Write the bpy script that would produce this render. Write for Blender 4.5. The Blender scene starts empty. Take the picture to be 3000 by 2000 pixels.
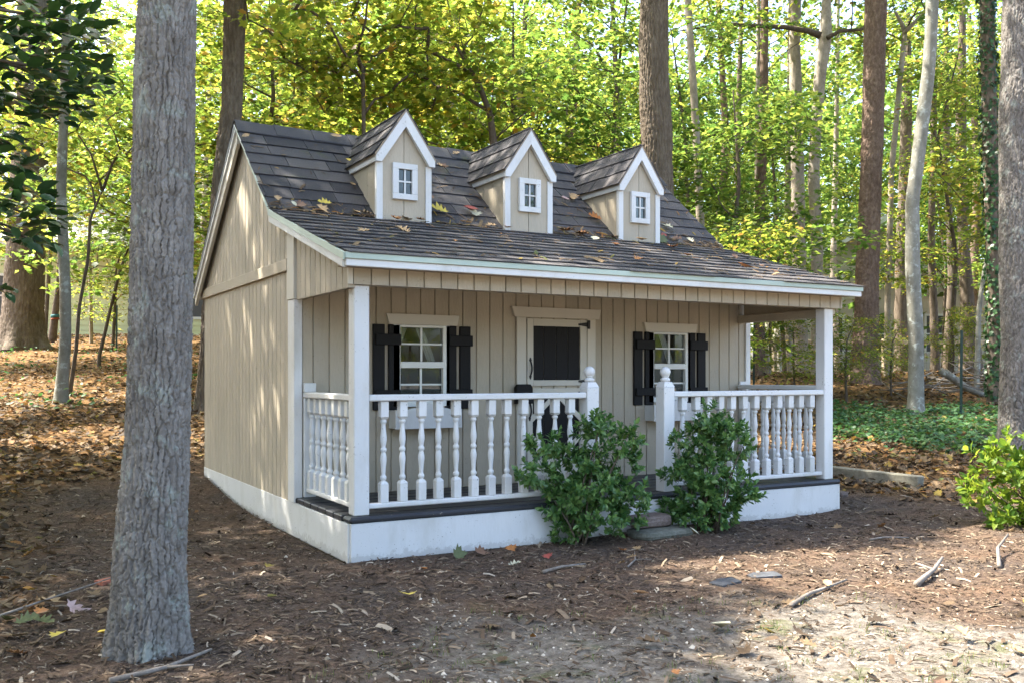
import bpy, math, random
import numpy as np
from mathutils import Vector, Matrix, Euler

# ------------------------------------------------------------------ camera, sky, sun, exposure
scene = bpy.context.scene
COL = scene.collection
CAM = np.array([-1.752, -4.815, 1.0])
YAW = -0.5192
FPX = 2747.08          # focal length in photograph pixels (3000 wide)
HOR = 1098.7           # horizon row in the photograph
FWD = np.array([-math.sin(YAW), math.cos(YAW), 0.0])
RGT = np.array([math.cos(YAW), math.sin(YAW), 0.0])

cam_data = bpy.data.cameras.new("camera")
cam_data.sensor_width = 36.0
cam_data.lens = FPX * 36.0 / 3000.0
cam_data.shift_y = (HOR - 1000.0) / 3000.0
cam_data.clip_end = 500.0
cam = bpy.data.objects.new("camera", cam_data)
cam.location = CAM
cam.rotation_euler = (math.pi / 2, 0, YAW)
COL.objects.link(cam)
scene.camera = cam

SUN_DIR = np.array([-0.38, 0.40, 0.84]); SUN_DIR = SUN_DIR / np.linalg.norm(SUN_DIR)   # towards the sun
world = bpy.data.worlds.new("World")
scene.world = world
world.use_nodes = True
wnt = world.node_tree
sky = wnt.nodes.new("ShaderNodeTexSky")
sky.sky_type = 'NISHITA'
sky.sun_disc = False
sky.sun_elevation = math.asin(SUN_DIR[2])
sky.sun_rotation = math.atan2(SUN_DIR[0], SUN_DIR[1])
sky.air_density = 1.0
sky.dust_density = 4.0
sky.ozone_density = 1.0
wnt.nodes["Background"].inputs["Strength"].default_value = 0.15
wnt.links.new(sky.outputs[0], wnt.nodes["Background"].inputs["Color"])

sun_data = bpy.data.lights.new("sun", 'SUN')
sun_data.energy = 4.2
sun_data.angle = math.radians(0.53)
sun_data.color = (1.0, 0.93, 0.82)
sun = bpy.data.objects.new("sun", sun_data)
sun.rotation_euler = Vector(SUN_DIR).to_track_quat('Z', 'Y').to_euler()
sun.location = (-6, 8, 20)
COL.objects.link(sun)

scene.view_settings.view_transform = 'Standard'
scene.view_settings.look = 'None'
scene.view_settings.exposure = 2.52
scene.view_settings.gamma = 1.0
scene.view_settings.use_curve_mapping = False
scene.cycles.use_denoising = True
scene.cycles.max_bounces = 7
scene.cycles.diffuse_bounces = 3
scene.cycles.adaptive_threshold = 0.02
scene.cycles.glossy_bounces = 3
scene.cycles.transmission_bounces = 6
scene.cycles.transparent_max_bounces = 8
scene.cycles.caustics_reflective = False
scene.cycles.caustics_refractive = False

def at(u, v, depth):
    """point that stands `depth` metres in front of the viewpoint, measured on the photograph"""
    return CAM + depth * (FWD + RGT * (u - 1500.0) / FPX - np.array([0, 0, 1.0]) * (v - HOR) / FPX)

# ------------------------------------------------------------------ terrain
def hash2(i, j, seed):
    h = (i.astype(np.int64) * 374761393 + j.astype(np.int64) * 668265263 + seed * 1442695041) & 0xFFFFFFFF
    h = ((h ^ (h >> 13)) * 1274126177) & 0xFFFFFFFF
    h = ((h ^ (h >> 16)) * 2246822519) & 0xFFFFFFFF
    return ((h ^ (h >> 15)) & 0xFFFFFF) / float(0x1000000)

def vnoise(u, v, seed, nu=None):
    u = np.asarray(u, float); v = np.asarray(v, float)
    i = np.floor(u); j = np.floor(v); a = u - i; b = v - j
    a = a * a * (3 - 2 * a); b = b * b * (3 - 2 * b)
    i0, i1 = i, i + 1
    if nu: i0, i1 = i0 % nu, i1 % nu
    h = lambda p, q: hash2(p, q, seed)
    return (h(i0, j) * (1 - a) + h(i1, j) * a) * (1 - b) + (h(i0, j + 1) * (1 - a) + h(i1, j + 1) * a) * b

def fbm(u, v, seed, octs=4):
    t = 0; w = .5
    for k in range(octs):
        t = t + w * (vnoise(np.asarray(u) * 2 ** k, np.asarray(v) * 2 ** k, seed + k) - .5); w *= .5
    return t

def terrain(x, y):
    x = np.asarray(x, float); y = np.asarray(y, float)
    s = (x - CAM[0]) * FWD[0] + (y - CAM[1]) * FWD[1]
    r = (x - CAM[0]) * RGT[0] + (y - CAM[1]) * RGT[1]
    t = np.clip((r + 2) / 5, 0, 1)
    sl = .122 * (1 - t) + .078 * t
    a = s - 7
    a = np.where(a < -1, 0, np.where(a > 1, a, (a + 1) ** 2 / 4))
    cap = 16 * (1 - t) + 12.8 * t
    a = np.where(a > cap, cap + (a - cap) * (.25 - .2 * t), a)
    z = sl * a
    z = z + fbm(x * .9, y * .9, 5, 3) * (.05 + .012 * np.clip(s - 7, 0, 20)) + fbm(x * 7, y * 7, 9, 3) * .02
    inside = (x > -.02) & (x < 3.8) & (y > -.02) & (y < 3.7)
    near = np.clip(np.minimum(np.minimum(x + .5, 4.3 - x), np.minimum(y + .5, 4.2 - y)) / .5, 0, 1)
    z = np.where(near > 0, z * (1 - near) + near * np.minimum(z, .02 + .035 * np.clip(y, 0, 4)), z)
    return np.where(inside, np.minimum(z, -.06), z)

def gz(x, y):
    return float(terrain(x, y))

# ------------------------------------------------------------------ mesh helpers
class MB:
    def __init__(s): s.v = []; s.f = []
    def add(s, vs, fs):
        n = len(s.v); s.v += [tuple(map(float, p)) for p in vs]; s.f += [tuple(i + n for i in f) for f in fs]; return s
    def box(s, x0, x1, y0, y1, z0, z1):
        return s.add([(x0,y0,z0),(x1,y0,z0),(x1,y1,z0),(x0,y1,z0),(x0,y0,z1),(x1,y0,z1),(x1,y1,z1),(x0,y1,z1)],
                     [(0,3,2,1),(4,5,6,7),(0,1,5,4),(1,2,6,5),(2,3,7,6),(3,0,4,7)])
    def cbox(s, x0, x1, y0, y1, z0, z1, c=.004):
        c = min(c, (x1-x0)*.45, (y1-y0)*.45, (z1-z0)*.45)
        X, Y, Z = (x0, x1), (y0, y1), (z0, z1); idx = {}; vs = []
        for i in (0,1):
            for j in (0,1):
                for k in (0,1):
                    sx, sy, sz = (1,-1)[i]*c, (1,-1)[j]*c, (1,-1)[k]*c
                    idx[i,j,k,0] = len(vs); vs.append((X[i], Y[j]+sy, Z[k]+sz))
                    idx[i,j,k,1] = len(vs); vs.append((X[i]+sx, Y[j], Z[k]+sz))
                    idx[i,j,k,2] = len(vs); vs.append((X[i]+sx, Y[j]+sy, Z[k]))
        fs = []
        for i in (0,1):
            q = [idx[i,0,0,0], idx[i,1,0,0], idx[i,1,1,0], idx[i,0,1,0]]; fs.append(q if i else q[::-1])
            q = [idx[0,i,0,1], idx[1,i,0,1], idx[1,i,1,1], idx[0,i,1,1]]; fs.append(q[::-1] if i else q)
            q = [idx[0,0,i,2], idx[1,0,i,2], idx[1,1,i,2], idx[0,1,i,2]]; fs.append(q if i else q[::-1])
        for a in (0,1):
            for b in (0,1):
                q = [idx[a,b,0,0], idx[a,b,1,0], idx[a,b,1,1], idx[a,b,0,1]]; fs.append(q if (a == b) else q[::-1])
                q = [idx[a,0,b,0], idx[a,1,b,0], idx[a,1,b,2], idx[a,0,b,2]]; fs.append(q if (a != b) else q[::-1])
                q = [idx[0,a,b,1], idx[1,a,b,1], idx[1,a,b,2], idx[0,a,b,2]]; fs.append(q if (a == b) else q[::-1])
                for k in (0,1):
                    q = [idx[a,b,k,0], idx[a,b,k,1], idx[a,b,k,2]]; fs.append(q)
        return s.add(vs, fs)
    def prism(s, poly, axis, a, b):
        """extrude a 2-D polygon along axis: 'x' -> poly is (y,z), 'y' -> (x,z), 'z' -> (x,y)"""
        n = len(poly)
        mk = {'x': lambda p, t: (t, p[0], p[1]), 'y': lambda p, t: (p[0], t, p[1]), 'z': lambda p, t: (p[0], p[1], t)}[axis]
        vs = [mk(p, a) for p in poly] + [mk(p, b) for p in poly]
        fs = [tuple(range(n))[::-1], tuple(range(n, 2*n))] + [(i, (i+1) % n, n+(i+1) % n, n+i) for i in range(n)]
        return s.add(vs, fs)
    def lathe(s, cx, cy, prof, n=10):
        vs = []; fs = []
        for r, z in prof:
            for k in range(n):
                t = 2*math.pi*k/n; vs.append((cx+r*math.cos(t), cy+r*math.sin(t), z))
        for i in range(len(prof)-1):
            for k in range(n):
                fs.append((i*n+k, i*n+(k+1) % n, (i+1)*n+(k+1) % n, (i+1)*n+k))
        fs.append(tuple(range(n))[::-1]); fs.append(tuple(range((len(prof)-1)*n, len(prof)*n)))
        return s.add(vs, fs)
    def tube(s, pts, radii, n=6):
        pts = [Vector(p) for p in pts]; vs = []; fs = []
        up = Vector((.31, .87, .37)).normalized()
        for i, p in enumerate(pts):
            d = (pts[min(i+1, len(pts)-1)] - pts[max(i-1, 0)]).normalized()
            a = d.cross(up)
            if a.length < .1: a = d.cross(Vector((1, 0, 0)))
            a.normalize(); b = d.cross(a)
            r = radii[i] if hasattr(radii, '__len__') else radii
            for k in range(n):
                t = 2*math.pi*k/n; vs.append(p + a*(r*math.cos(t)) + b*(r*math.sin(t)))
        for i in range(len(pts)-1):
            for k in range(n):
                fs.append((i*n+k, i*n+(k+1) % n, (i+1)*n+(k+1) % n, (i+1)*n+k))
        fs.append(tuple(range(n))[::-1]); fs.append(tuple(range((len(pts)-1)*n, len(pts)*n)))
        return s.add(vs, fs)
    def mesh(s, name, mat, smooth=False):
        m = bpy.data.meshes.new(name); m.from_pydata(s.v, [], s.f)
        if smooth: m.polygons.foreach_set('use_smooth', [True]*len(m.polygons))
        if mat: m.materials.append(mat)
        m.update(); return m
    def build(s, name, mat, parent=None, smooth=False):
        return link(name, s.mesh(name, mat, smooth), parent)

def link(name, mesh, parent=None, loc=None, rot=None, scale=None):
    o = bpy.data.objects.new(name, mesh); COL.objects.link(o)
    if parent is not None: o.parent = parent
    if loc is not None: o.location = loc
    if rot is not None: o.rotation_euler = rot
    if scale is not None: o.scale = scale
    return o

def empty(name, loc=(0, 0, 0), rz=0):
    o = bpy.data.objects.new(name, None); COL.objects.link(o); o.location = loc; o.rotation_euler = (0, 0, rz)
    o.empty_display_size = .2
    return o

def tag(o, label=None, cat=None, group=None, kind=None):
    if label: o['label'] = label
    if cat: o['category'] = cat
    if group: o['group'] = group
    if kind: o['kind'] = kind
    return o

def np_mesh(name, V, F, mat, smooth=False):
    """V (n,3) floats, F (m,k) ints, all faces with k corners"""
    m = bpy.data.meshes.new(name); V = np.asarray(V, np.float32); F = np.asarray(F, np.int32)
    k = F.shape[1]
    m.vertices.add(len(V)); m.vertices.foreach_set('co', V.ravel())
    m.loops.add(F.size); m.loops.foreach_set('vertex_index', F.ravel())
    m.polygons.add(len(F)); m.polygons.foreach_set('loop_start', np.arange(0, F.size, k, dtype=np.int32))
    if smooth: m.polygons.foreach_set('use_smooth', np.ones(len(F), bool))
    m.update(calc_edges=True); m.validate()
    if mat: m.materials.append(mat)
    return m

def scatter(tmpl_v, tmpl_f, pos, rot, size):
    """copies of a small template: pos (n,3), rot (n,3,3), size (n,) or (n,3)"""
    n = len(pos); k = len(tmpl_v)
    sz = size[:, None, None] if size.ndim == 1 else size[:, None, :]
    V = np.einsum('nij,nkj->nki', rot, tmpl_v[None] * sz) + pos[:, None, :]
    F = tmpl_f[None] + (np.arange(n) * k)[:, None, None]
    return V.reshape(-1, 3), F.reshape(-1, tmpl_f.shape[1])

def frames(normal, heading):
    """rotation matrices whose z column is `normal` and y column is near `heading`"""
    z = normal / np.linalg.norm(normal, axis=1, keepdims=True)
    x = np.cross(heading, z); x /= np.linalg.norm(x, axis=1, keepdims=True) + 1e-9
    y = np.cross(z, x)
    return np.stack([x, y, z], axis=2)

# ------------------------------------------------------------------ material helpers
def newmat(name):
    m = bpy.data.materials.new(name); m.use_nodes = True
    nt = m.node_tree; b = nt.nodes['Principled BSDF']; return m, nt, b

def N(nt, t, **kw):
    n = nt.nodes.new(t)
    for k, v in kw.items(): setattr(n, k, v)
    return n

def coords(nt, src='pos', scale=(1, 1, 1)):
    if src == 'pos': c = N(nt, 'ShaderNodeNewGeometry').outputs['Position']
    else: c = N(nt, 'ShaderNodeTexCoord').outputs['Object']
    mp = N(nt, 'ShaderNodeMapping'); mp.inputs['Scale'].default_value = scale
    nt.links.new(c, mp.inputs['Vector']); return mp.outputs[0]

def noise(nt, vec, scale, detail=4, rough=.6, dist=0):
    n = N(nt, 'ShaderNodeTexNoise'); n.inputs['Scale'].default_value = scale
    n.inputs['Detail'].default_value = detail; n.inputs['Roughness'].default_value = rough; n.inputs['Distortion'].default_value = dist
    nt.links.new(vec, n.inputs['Vector']); return n.outputs['Fac']

def ramp(nt, fac, stops, interp='LINEAR'):
    r = N(nt, 'ShaderNodeValToRGB'); e = r.color_ramp.elements; r.color_ramp.interpolation = interp
    while len(e) < len(stops): e.new(.5)
    for i, (p, c) in enumerate(stops):
        e[i].position = p; e[i].color = (*c, 1) if len(c) == 3 else c
    nt.links.new(fac, r.inputs[0]); return r.outputs[0]

def mix(nt, fac, a, b, mode='MIX'):
    n = N(nt, 'ShaderNodeMix'); n.data_type = 'RGBA'; n.blend_type = mode
    for sock, val in ((n.inputs[0], fac), (n.inputs[6], a), (n.inputs[7], b)):
        if hasattr(val, 'links') or hasattr(val, 'is_linked'): nt.links.new(val, sock)
        elif isinstance(val, (tuple, list)): sock.default_value = (*val, 1) if len(val) == 3 else val
        else: sock.default_value = val
    return n.outputs[2]

def bump(nt, b, h, strength, dist):
    n = N(nt, 'ShaderNodeBump'); n.inputs['Strength'].default_value = strength; n.inputs['Distance'].default_value = dist
    nt.links.new(h, n.inputs['Height']); nt.links.new(n.outputs[0], b.inputs['Normal'])

def paint(name, col, rough=.6, speck=None, vary=.12, grain=(60, 60, 60), depth=.0015, wear=None, spec=.35, grime=None):
    m, nt, b = newmat(name)
    v = coords(nt)
    big = noise(nt, v, 1.7, 5)
    dark = tuple(c * (1 - vary) for c in col); lite = tuple(min(1, c * (1 + vary * .6)) for c in col)
    c = ramp(nt, big, [(.3, dark), (.7, lite)])
    o = ramp(nt, N(nt, 'ShaderNodeObjectInfo').outputs['Random'], [(0, (.93, .93, .93)), (1, (1.04, 1.03, 1.02))])
    c = mix(nt, 1.0, c, o, 'MULTIPLY')
    if speck:
        f = ramp(nt, noise(nt, v, 95, 2, .5), [(.66, (0, 0, 0)), (.72, (1, 1, 1))])
        f2 = ramp(nt, noise(nt, v, 6, 3, .5), [(.45, (0, 0, 0)), (.62, (.9, .9, .9))])
        c = mix(nt, mix(nt, 1.0, f, f2, 'MULTIPLY'), c, speck)
    if grime:
        f = ramp(nt, noise(nt, coords(nt, 'pos', (1, 1, .35)), 3.4, 7, .72), [(.50, (0, 0, 0)), (.74, (.5, .5, .5))])
        c = mix(nt, f, c, grime)
    if wear:
        f = ramp(nt, noise(nt, v, 38, 5, .7), [(.66, (0, 0, 0)), (.69, (1, 1, 1))])
        c = mix(nt, f, c, wear)
    nt.links.new(c, b.inputs['Base Color'])
    b.inputs['Roughness'].default_value = rough
    b.inputs['Specular IOR Level'].default_value = spec
    g = noise(nt, coords(nt, 'pos', grain), 1.0, 5, .65)
    bump(nt, b, g, .6, depth)
    return m

def leafmat(name, stops, tstops=None, trans=.45, rough=.5, rnd='island', spec=.3):
    m, nt, b = newmat(name)
    src = N(nt, 'ShaderNodeNewGeometry').outputs['Random Per Island'] if rnd == 'island' else N(nt, 'ShaderNodeObjectInfo').outputs['Random']
    c = ramp(nt, src, stops)
    v = coords(nt)
    mott = ramp(nt, noise(nt, v, 55, 3), [(.3, (.75, .75, .7)), (.7, (1.12, 1.1, 1.0))])
    c = mix(nt, 1.0, c, mott, 'MULTIPLY')
    nt.links.new(c, b.inputs['Base Color']); b.inputs['Roughness'].default_value = rough
    b.inputs['Specular IOR Level'].default_value = spec
    if trans > 0:
        tr = N(nt, 'ShaderNodeBsdfTranslucent'); ct = ramp(nt, src, tstops or stops)
        nt.links.new(ct, tr.inputs['Color'])
        ms = N(nt, 'ShaderNodeMixShader'); ms.inputs[0].default_value = trans
        nt.links.new(b.outputs[0], ms.inputs[1]); nt.links.new(tr.outputs[0], ms.inputs[2])
        nt.links.new(ms.outputs[0], nt.nodes['Material Output'].inputs['Surface'])
    return m

def barkmat(name, stops, nscale=9, stretch=.25, lichen=None, rough=.9, fine=.006, streak=.5):
    m, nt, b = newmat(name)
    v = coords(nt, 'pos', (1, 1, stretch))
    c = ramp(nt, noise(nt, v, nscale * 4, 8, .75), stops)
    big = ramp(nt, noise(nt, coords(nt), 2.3, 4, .6), [(.3, (.78, .76, .74)), (.7, (1.15, 1.15, 1.15))])
    c = mix(nt, 1.0, c, big, 'MULTIPLY')
    if lichen:
        f = ramp(nt, noise(nt, coords(nt), 9, 7, .7), [(.55, (0, 0, 0)), (.62, (.75, .75, .75))])
        c = mix(nt, f, c, lichen)
    nt.links.new(c, b.inputs['Base Color']); b.inputs['Roughness'].default_value = rough
    b.inputs['Specular IOR Level'].default_value = .15
    bump(nt, b, noise(nt, v, nscale * 8, 7, .8), 1.0, fine)
    return m

# ------------------------------------------------------------------ materials
TAN   = paint('tan_paint', (.45, .39, .295), .7, speck=(.16, .12, .08), vary=.07, grain=(70, 70, 22), depth=.004, grime=(.30, .27, .20))
CREAM = paint('cream_paint', (.60, .56, .47), .6, vary=.06, grain=(30, 30, 30), depth=.001)
WHITE = paint('white_paint', (.68, .68, .66), .55, speck=(.20, .18, .14), vary=.06, grain=(90, 90, 16), depth=.002, grime=(.42, .40, .33))
def skirt_mat():
    m = WHITE.copy(); m.name = 'mud_splashed_white_paint'; nt = m.node_tree; b = nt.nodes['Principled BSDF']
    src = b.inputs['Base Color'].links[0].from_socket
    geo = N(nt, 'ShaderNodeNewGeometry'); sep = N(nt, 'ShaderNodeSeparateXYZ'); nt.links.new(geo.outputs['Position'], sep.inputs[0])
    mr = N(nt, 'ShaderNodeMapRange'); mr.inputs[1].default_value = .0; mr.inputs[2].default_value = .09; mr.inputs[3].default_value = .60; mr.inputs[4].default_value = .10
    nt.links.new(sep.outputs[2], mr.inputs[0])
    n1 = noise(nt, coords(nt), 26, 7, .75); ad = N(nt, 'ShaderNodeMath', operation='ADD'); nt.links.new(n1, ad.inputs[0]); nt.links.new(mr.outputs[0], ad.inputs[1])
    f = ramp(nt, ad.outputs[0], [(.98, (0, 0, 0)), (1.0, (.0, .0, .0))])
    r = f.node; r.color_ramp.elements[0].position = .92; r.color_ramp.elements[1].position = 1.0; r.color_ramp.elements[1].color = (.28, .28, .28, 1)
    nt.links.new(mix(nt, f, src, (.20, .17, .13)), b.inputs['Base Color']); return m
SKIRT = skirt_mat()
BLACK = paint('black_paint', (.008, .0075, .008), .6, vary=.2, grain=(80, 80, 14), depth=.0025, spec=.22)
DECK  = paint('charcoal_deck_paint', (.028, .030, .035), .42, vary=.25, grain=(14, 90, 90), depth=.0015, wear=(.30, .26, .20))
ALGAE = paint('green_stained_drip_edge', (.42, .50, .42), .45, vary=.25, grain=(3, 20, 20), depth=.0008)
VINYL = paint('white_vinyl', (.74, .75, .71), .4, vary=.03, grain=(5, 5, 5), depth=.0003)
IRON  = paint('black_iron', (.012, .012, .012), .45, vary=.2)
SOFF  = paint('soffit_wood', (.30, .25, .19), .8, vary=.2)
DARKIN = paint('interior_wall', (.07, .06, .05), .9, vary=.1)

def shingle_mat():
    m, nt, b = newmat('asphalt_shingle')
    v = coords(nt)
    g = noise(nt, v, 420, 2, .8)
    c = ramp(nt, g, [(.25, (.024, .024, .026)), (.55, (.070, .068, .071)), (.8, (.18, .175, .175))])
    o = ramp(nt, N(nt, 'ShaderNodeObjectInfo').outputs['Random'], [(0, (.60, .60, .64)), (.5, (.95, .94, .96)), (1, (1.45, 1.36, 1.28))])
    c = mix(nt, 1.0, c, o, 'MULTIPLY')
    f = ramp(nt, noise(nt, v, 5.5, 6, .65), [(.60, (0, 0, 0)), (.72, (.55, .55, .55))])
    c = mix(nt, f, c, (.075, .085, .035))
    nt.links.new(c, b.inputs['Base Color']); b.inputs['Roughness'].default_value = .88
    b.inputs['Specular IOR Level'].default_value = .25
    bump(nt, b, noise(nt, v, 260, 3, .8), .7, .004)
    return m
SHING = shingle_mat()

def glass_mat(name, tint, rough):
    m, nt, b = newmat(name)
    gl = N(nt, 'ShaderNodeBsdfGlossy'); gl.inputs['Roughness'].default_value = rough; gl.inputs['Color'].default_value = (.95, .97, 1, 1)
    tr = N(nt, 'ShaderNodeBsdfTransparent'); tr.inputs['Color'].default_value = (*tint, 1)
    fr = N(nt, 'ShaderNodeFresnel'); fr.inputs['IOR'].default_value = 1.42
    ms = N(nt, 'ShaderNodeMixShader')
    nt.links.new(fr.outputs[0], ms.inputs[0]); nt.links.new(tr.outputs[0], ms.inputs[1]); nt.links.new(gl.outputs[0], ms.inputs[2])
    nt.links.new(ms.outputs[0], nt.nodes['Material Output'].inputs['Surface'])
    return m
GLASS = glass_mat('window_glass', (.85, .88, .86), .01)
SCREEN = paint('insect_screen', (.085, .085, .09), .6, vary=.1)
CURTAIN = paint('white_curtain', (.7, .68, .62), .9, vary=.08)
# ------------------------------------------------------------------ ground sheet
def graded(lo, hi, step, far, grow=1.16):
    a = list(np.arange(lo, hi + 1e-6, step)); d = step; up = []; x = hi
    while x < far: d *= grow; x += d; up.append(x)
    d = step; dn = []; x = lo
    while x > -far: d *= grow; x -= d; dn.append(x)
    return np.array(dn[::-1] + a + up)

def sand_mask(x, y):
    """0..1: pale sandy, worn ground in front of the porch"""
    edge = np.interp(x, [-3, -.6, -.1, .8, 1.6, 2.0, 3.2, 5], [-2.6, -1.75, -1.45, -1.3, -1.66, -2.3, -3.0, -3.3])
    d = (edge - y) / .75 + fbm(x * 2.2, y * 2.2, 77, 4) * 2.4
    return np.clip(d, 0, 1)

def litter_mask(x, y):
    s = (x - CAM[0]) * FWD[0] + (y - CAM[1]) * FWD[1]
    r = (x - CAM[0]) * RGT[0] + (y - CAM[1]) * RGT[1]
    left = np.clip((y - 3.9 - .5 * np.clip(-.2 - x, 0, 3) * -1 + .9 * np.clip(-x - 1, 0, 4)) / 1.0, 0, 1) * (x < 3.9)
    left = np.maximum(left, np.clip((-1.25 - x) / .4, 0, 1) * np.clip((y + 1.3) / .8, 0, 1) * .55 * (x < 0))
    right = np.clip((x - 4.35 + (y - .1) * .35) / .5, 0, 1) * np.clip((y + .55) / .45, 0, 1)
    far = np.clip((s - 9.5) / 1.5, 0, 1)
    return np.clip(np.maximum(np.maximum(left, right), far) + fbm(x * 1.3, y * 1.3, 31, 3) * .5 * (np.maximum(left, right) > 0), 0, 1)

gx = graded(-4.0, 7.0, .055, 95); gy = graded(-4.2, 3.6, .055, 95)
GX, GY = np.meshgrid(gx, gy, indexing='xy')
GZ = terrain(GX, GY)
nx, ny = len(gx), len(gy)
I = np.arange(nx * ny).reshape(ny, nx)
F = np.stack([I[:-1, :-1], I[:-1, 1:], I[1:, 1:], I[1:, :-1]], -1).reshape(-1, 4)

def ground_mat():
    m, nt, b = newmat('woodland_soil')
    v = coords(nt)
    at_ = N(nt, 'ShaderNodeAttribute'); at_.attribute_name = 'ground_kind'
    sep = N(nt, 'ShaderNodeSeparateColor'); nt.links.new(at_.outputs['Color'], sep.inputs[0])
    mul = ramp(nt, noise(nt, v, 34, 6, .75), [(.28, (.05, .036, .027)), (.5, (.12, .088, .065)), (.72, (.22, .17, .125))])
    grey = ramp(nt, noise(nt, v, 1.6, 4, .6), [(.40, (.75, .78, .85)), (.65, (1.15, 1.0, .9))])
    mul = mix(nt, 1.0, mul, grey, 'MULTIPLY')
    sand = ramp(nt, noise(nt, v, 28, 6, .75), [(.30, (.075, .062, .05)), (.48, (.17, .148, .122)), (.70, (.31, .28, .24))])
    lit = ramp(nt, noise(nt, v, 13, 6, .75), [(.25, (.05, .03, .016)), (.5, (.15, .085, .035)), (.75, (.30, .17, .06))])
    sp = ramp(nt, mix(nt, .5, sep.outputs[0], noise(nt, v, 7.5, 6, .75)), [(.40, (0, 0, 0)), (.70, (1, 1, 1))])
    c = mix(nt, sp, mul, sand)
    c = mix(nt, sep.outputs[1], c, lit)
    moss = ramp(nt, noise(nt, v, 3.1, 6, .7), [(.55, (0, 0, 0)), (.66, (.65, .65, .65))])
    moss = mix(nt, 1.0, moss, sep.outputs[0], 'MULTIPLY')
    c = mix(nt, moss, c, (.10, .115, .035))
    nt.links.new(c, b.inputs['Base Color']); b.inputs['Roughness'].default_value = .95
    b.inputs['Specular IOR Level'].default_value = .1
    bump(nt, b, noise(nt, v, 60, 6, .8), .9, .02)
    return m
GROUND = ground_mat()
gm = np_mesh('ground', np.stack([GX, GY, GZ], -1).reshape(-1, 3), F, GROUND, True)
ca = gm.color_attributes.new('ground_kind', 'FLOAT_COLOR', 'POINT')
sm, lm = sand_mask(GX, GY).ravel(), litter_mask(GX, GY).ravel()
ca.data.foreach_set('color', np.stack([sm, lm, np.zeros_like(sm), np.ones_like(sm)], -1).astype(np.float32).ravel())
ground = tag(link('ground', gm), 'brown woodland ground, mulch by the playhouse and pale sand in front', 'ground', kind='structure')
# ------------------------------------------------------------------ playhouse
rng = random.Random(7)
house = tag(empty('playhouse', (0, 0, 0)), 'tan wooden playhouse with white railed porch, black shutters and three dormers', 'playhouse')
HX = 3.774                      # width along the front
EAVE, BRK, RDG, BACK = (-.15, 1.636), (1.31, 2.083), (2.244, 2.862), (3.755, 1.735)
RX0, RX1 = -.085, 3.855
WY = .980                       # plane of the front wall

def roof_top(y):
    return float(np.interp(y, [EAVE[0], BRK[0], RDG[0], BACK[0]], [EAVE[1], BRK[1], RDG[1], BACK[1]]))
def roof_under(y): return roof_top(y) - .045

def top_edge(y0, y1):
    ys = [y0] + [b for b in (BRK[0], RDG[0]) if y0 < b < y1] + [y1]
    return [(y, roof_under(y)) for y in ys]

def board_x(y0, y1, z0, z1, x=-.012, t=.012, follow=False, parent=None, mat=TAN):
    """siding board on a wall that faces -x; follow = its top follows the roof"""
    g = .0035
    top = top_edge(y0 + g, y1 - g) if follow else [(y0 + g, z1), (y1 - g, z1)]
    poly = [(y1 - g, z0), (y0 + g, z0)] + top
    mb = MB(); n = len(poly); c = .004
    cy = (y0 + y1) / 2
    inner = [(p[0] + (c if p[0] < cy else -c) * (abs(p[0] - cy) > (y1 - y0) * .4), p[1]) for p in poly]
    vs = [(x + t, p[0], p[1]) for p in poly] + [(x + .004, p[0], p[1]) for p in poly] + [(x, p[0], p[1]) for p in inner]
    fs = [tuple(range(n)), tuple(range(2*n, 3*n))[::-1]]
    for k in (0, n):
        fs += [(k+i, k+(i+1) % n, k+n+(i+1) % n, k+n+i)[::-1] for i in range(n)]
    mb.add(vs, fs)
    return mb.build('siding_board', mat, parent)

def board_y(x0, x1, z0, z1, y=WY - .012, t=.012, parent=None, mat=TAN, name='siding_board'):
    g = .0026; mb = MB(); c = .003
    x0 += g; x1 -= g
    poly = [(x0, y + t), (x1, y + t), (x1, y + .004), (x1 - c, y), (x0 + c, y), (x0, y + .004)]
    mb.prism(poly, 'z', z0, z1)
    return mb.build(name, mat, parent)

# --- foundation skirt, deck
for a, b_ in ((-.004, 2.437), (2.4385, HX + .004)): MB().cbox(a, b_, -.012, .010, -.010, .200, .003).build('skirt_board', SKIRT, house)
MB().cbox(-.014, .006, .0115, 3.68, -.015, .199, .003).build('skirt_board', SKIRT, house)
MB().cbox(HX - .006, HX + .014, .0115, 3.68, -.015, .199, .003).build('skirt_board', SKIRT, house)
MB().box(.02, HX - .02, .02, 3.66, -.05, .19).build('floor_frame', SOFF, house)
yb = -.022; k = 0
while yb < WY - .02:
    w = .139 if k else .130
    y1 = min(yb + w, WY - .013)
    mb = MB().cbox(-.012 + rng.uniform(-.004, .004), HX + .012 + rng.uniform(-.004, .004), yb, y1 - .006, .2015, .2350 + rng.uniform(-.001, .001), .006 if k else .013)
    mb.build('deck_board', DECK, house); yb += w; k += 1

# --- walls
side = MB().prism([(3.674, .2), (WY, .2)] + top_edge(WY, 3.674), 'x', .0005, .045).build('side_wall', TAN, house)
ys = list(np.arange(1.094, 3.674 - .03, .1016)) + [3.674]
for a, b_ in zip(ys[:-1], ys[1:]):
    board_x(a, b_, .185, 1.668, parent=side)
    board_x(a, b_, 1.742, 0, follow=True, parent=side, x=-.016)
MB().cbox(-.034, .0, 1.0955, 3.76, 1.666, 1.744, .003).build('belly_band', TAN, house)
back = MB().box(.0455, HX - .045, 3.63, 3.674, .2, 1.72).build('back_wall', TAN, house)
MB().prism([(3.674, .2), (WY, .2)] + top_edge(WY, 3.674), 'x', HX - .045, HX).build('side_wall', TAN, house)
MB().prism([(WY - .03, 1.45), (0.03, 1.45)] + top_edge(.03, WY - .03), 'x', HX - .03, HX - .002).build('porch_gable_panel', TAN, house)
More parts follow.
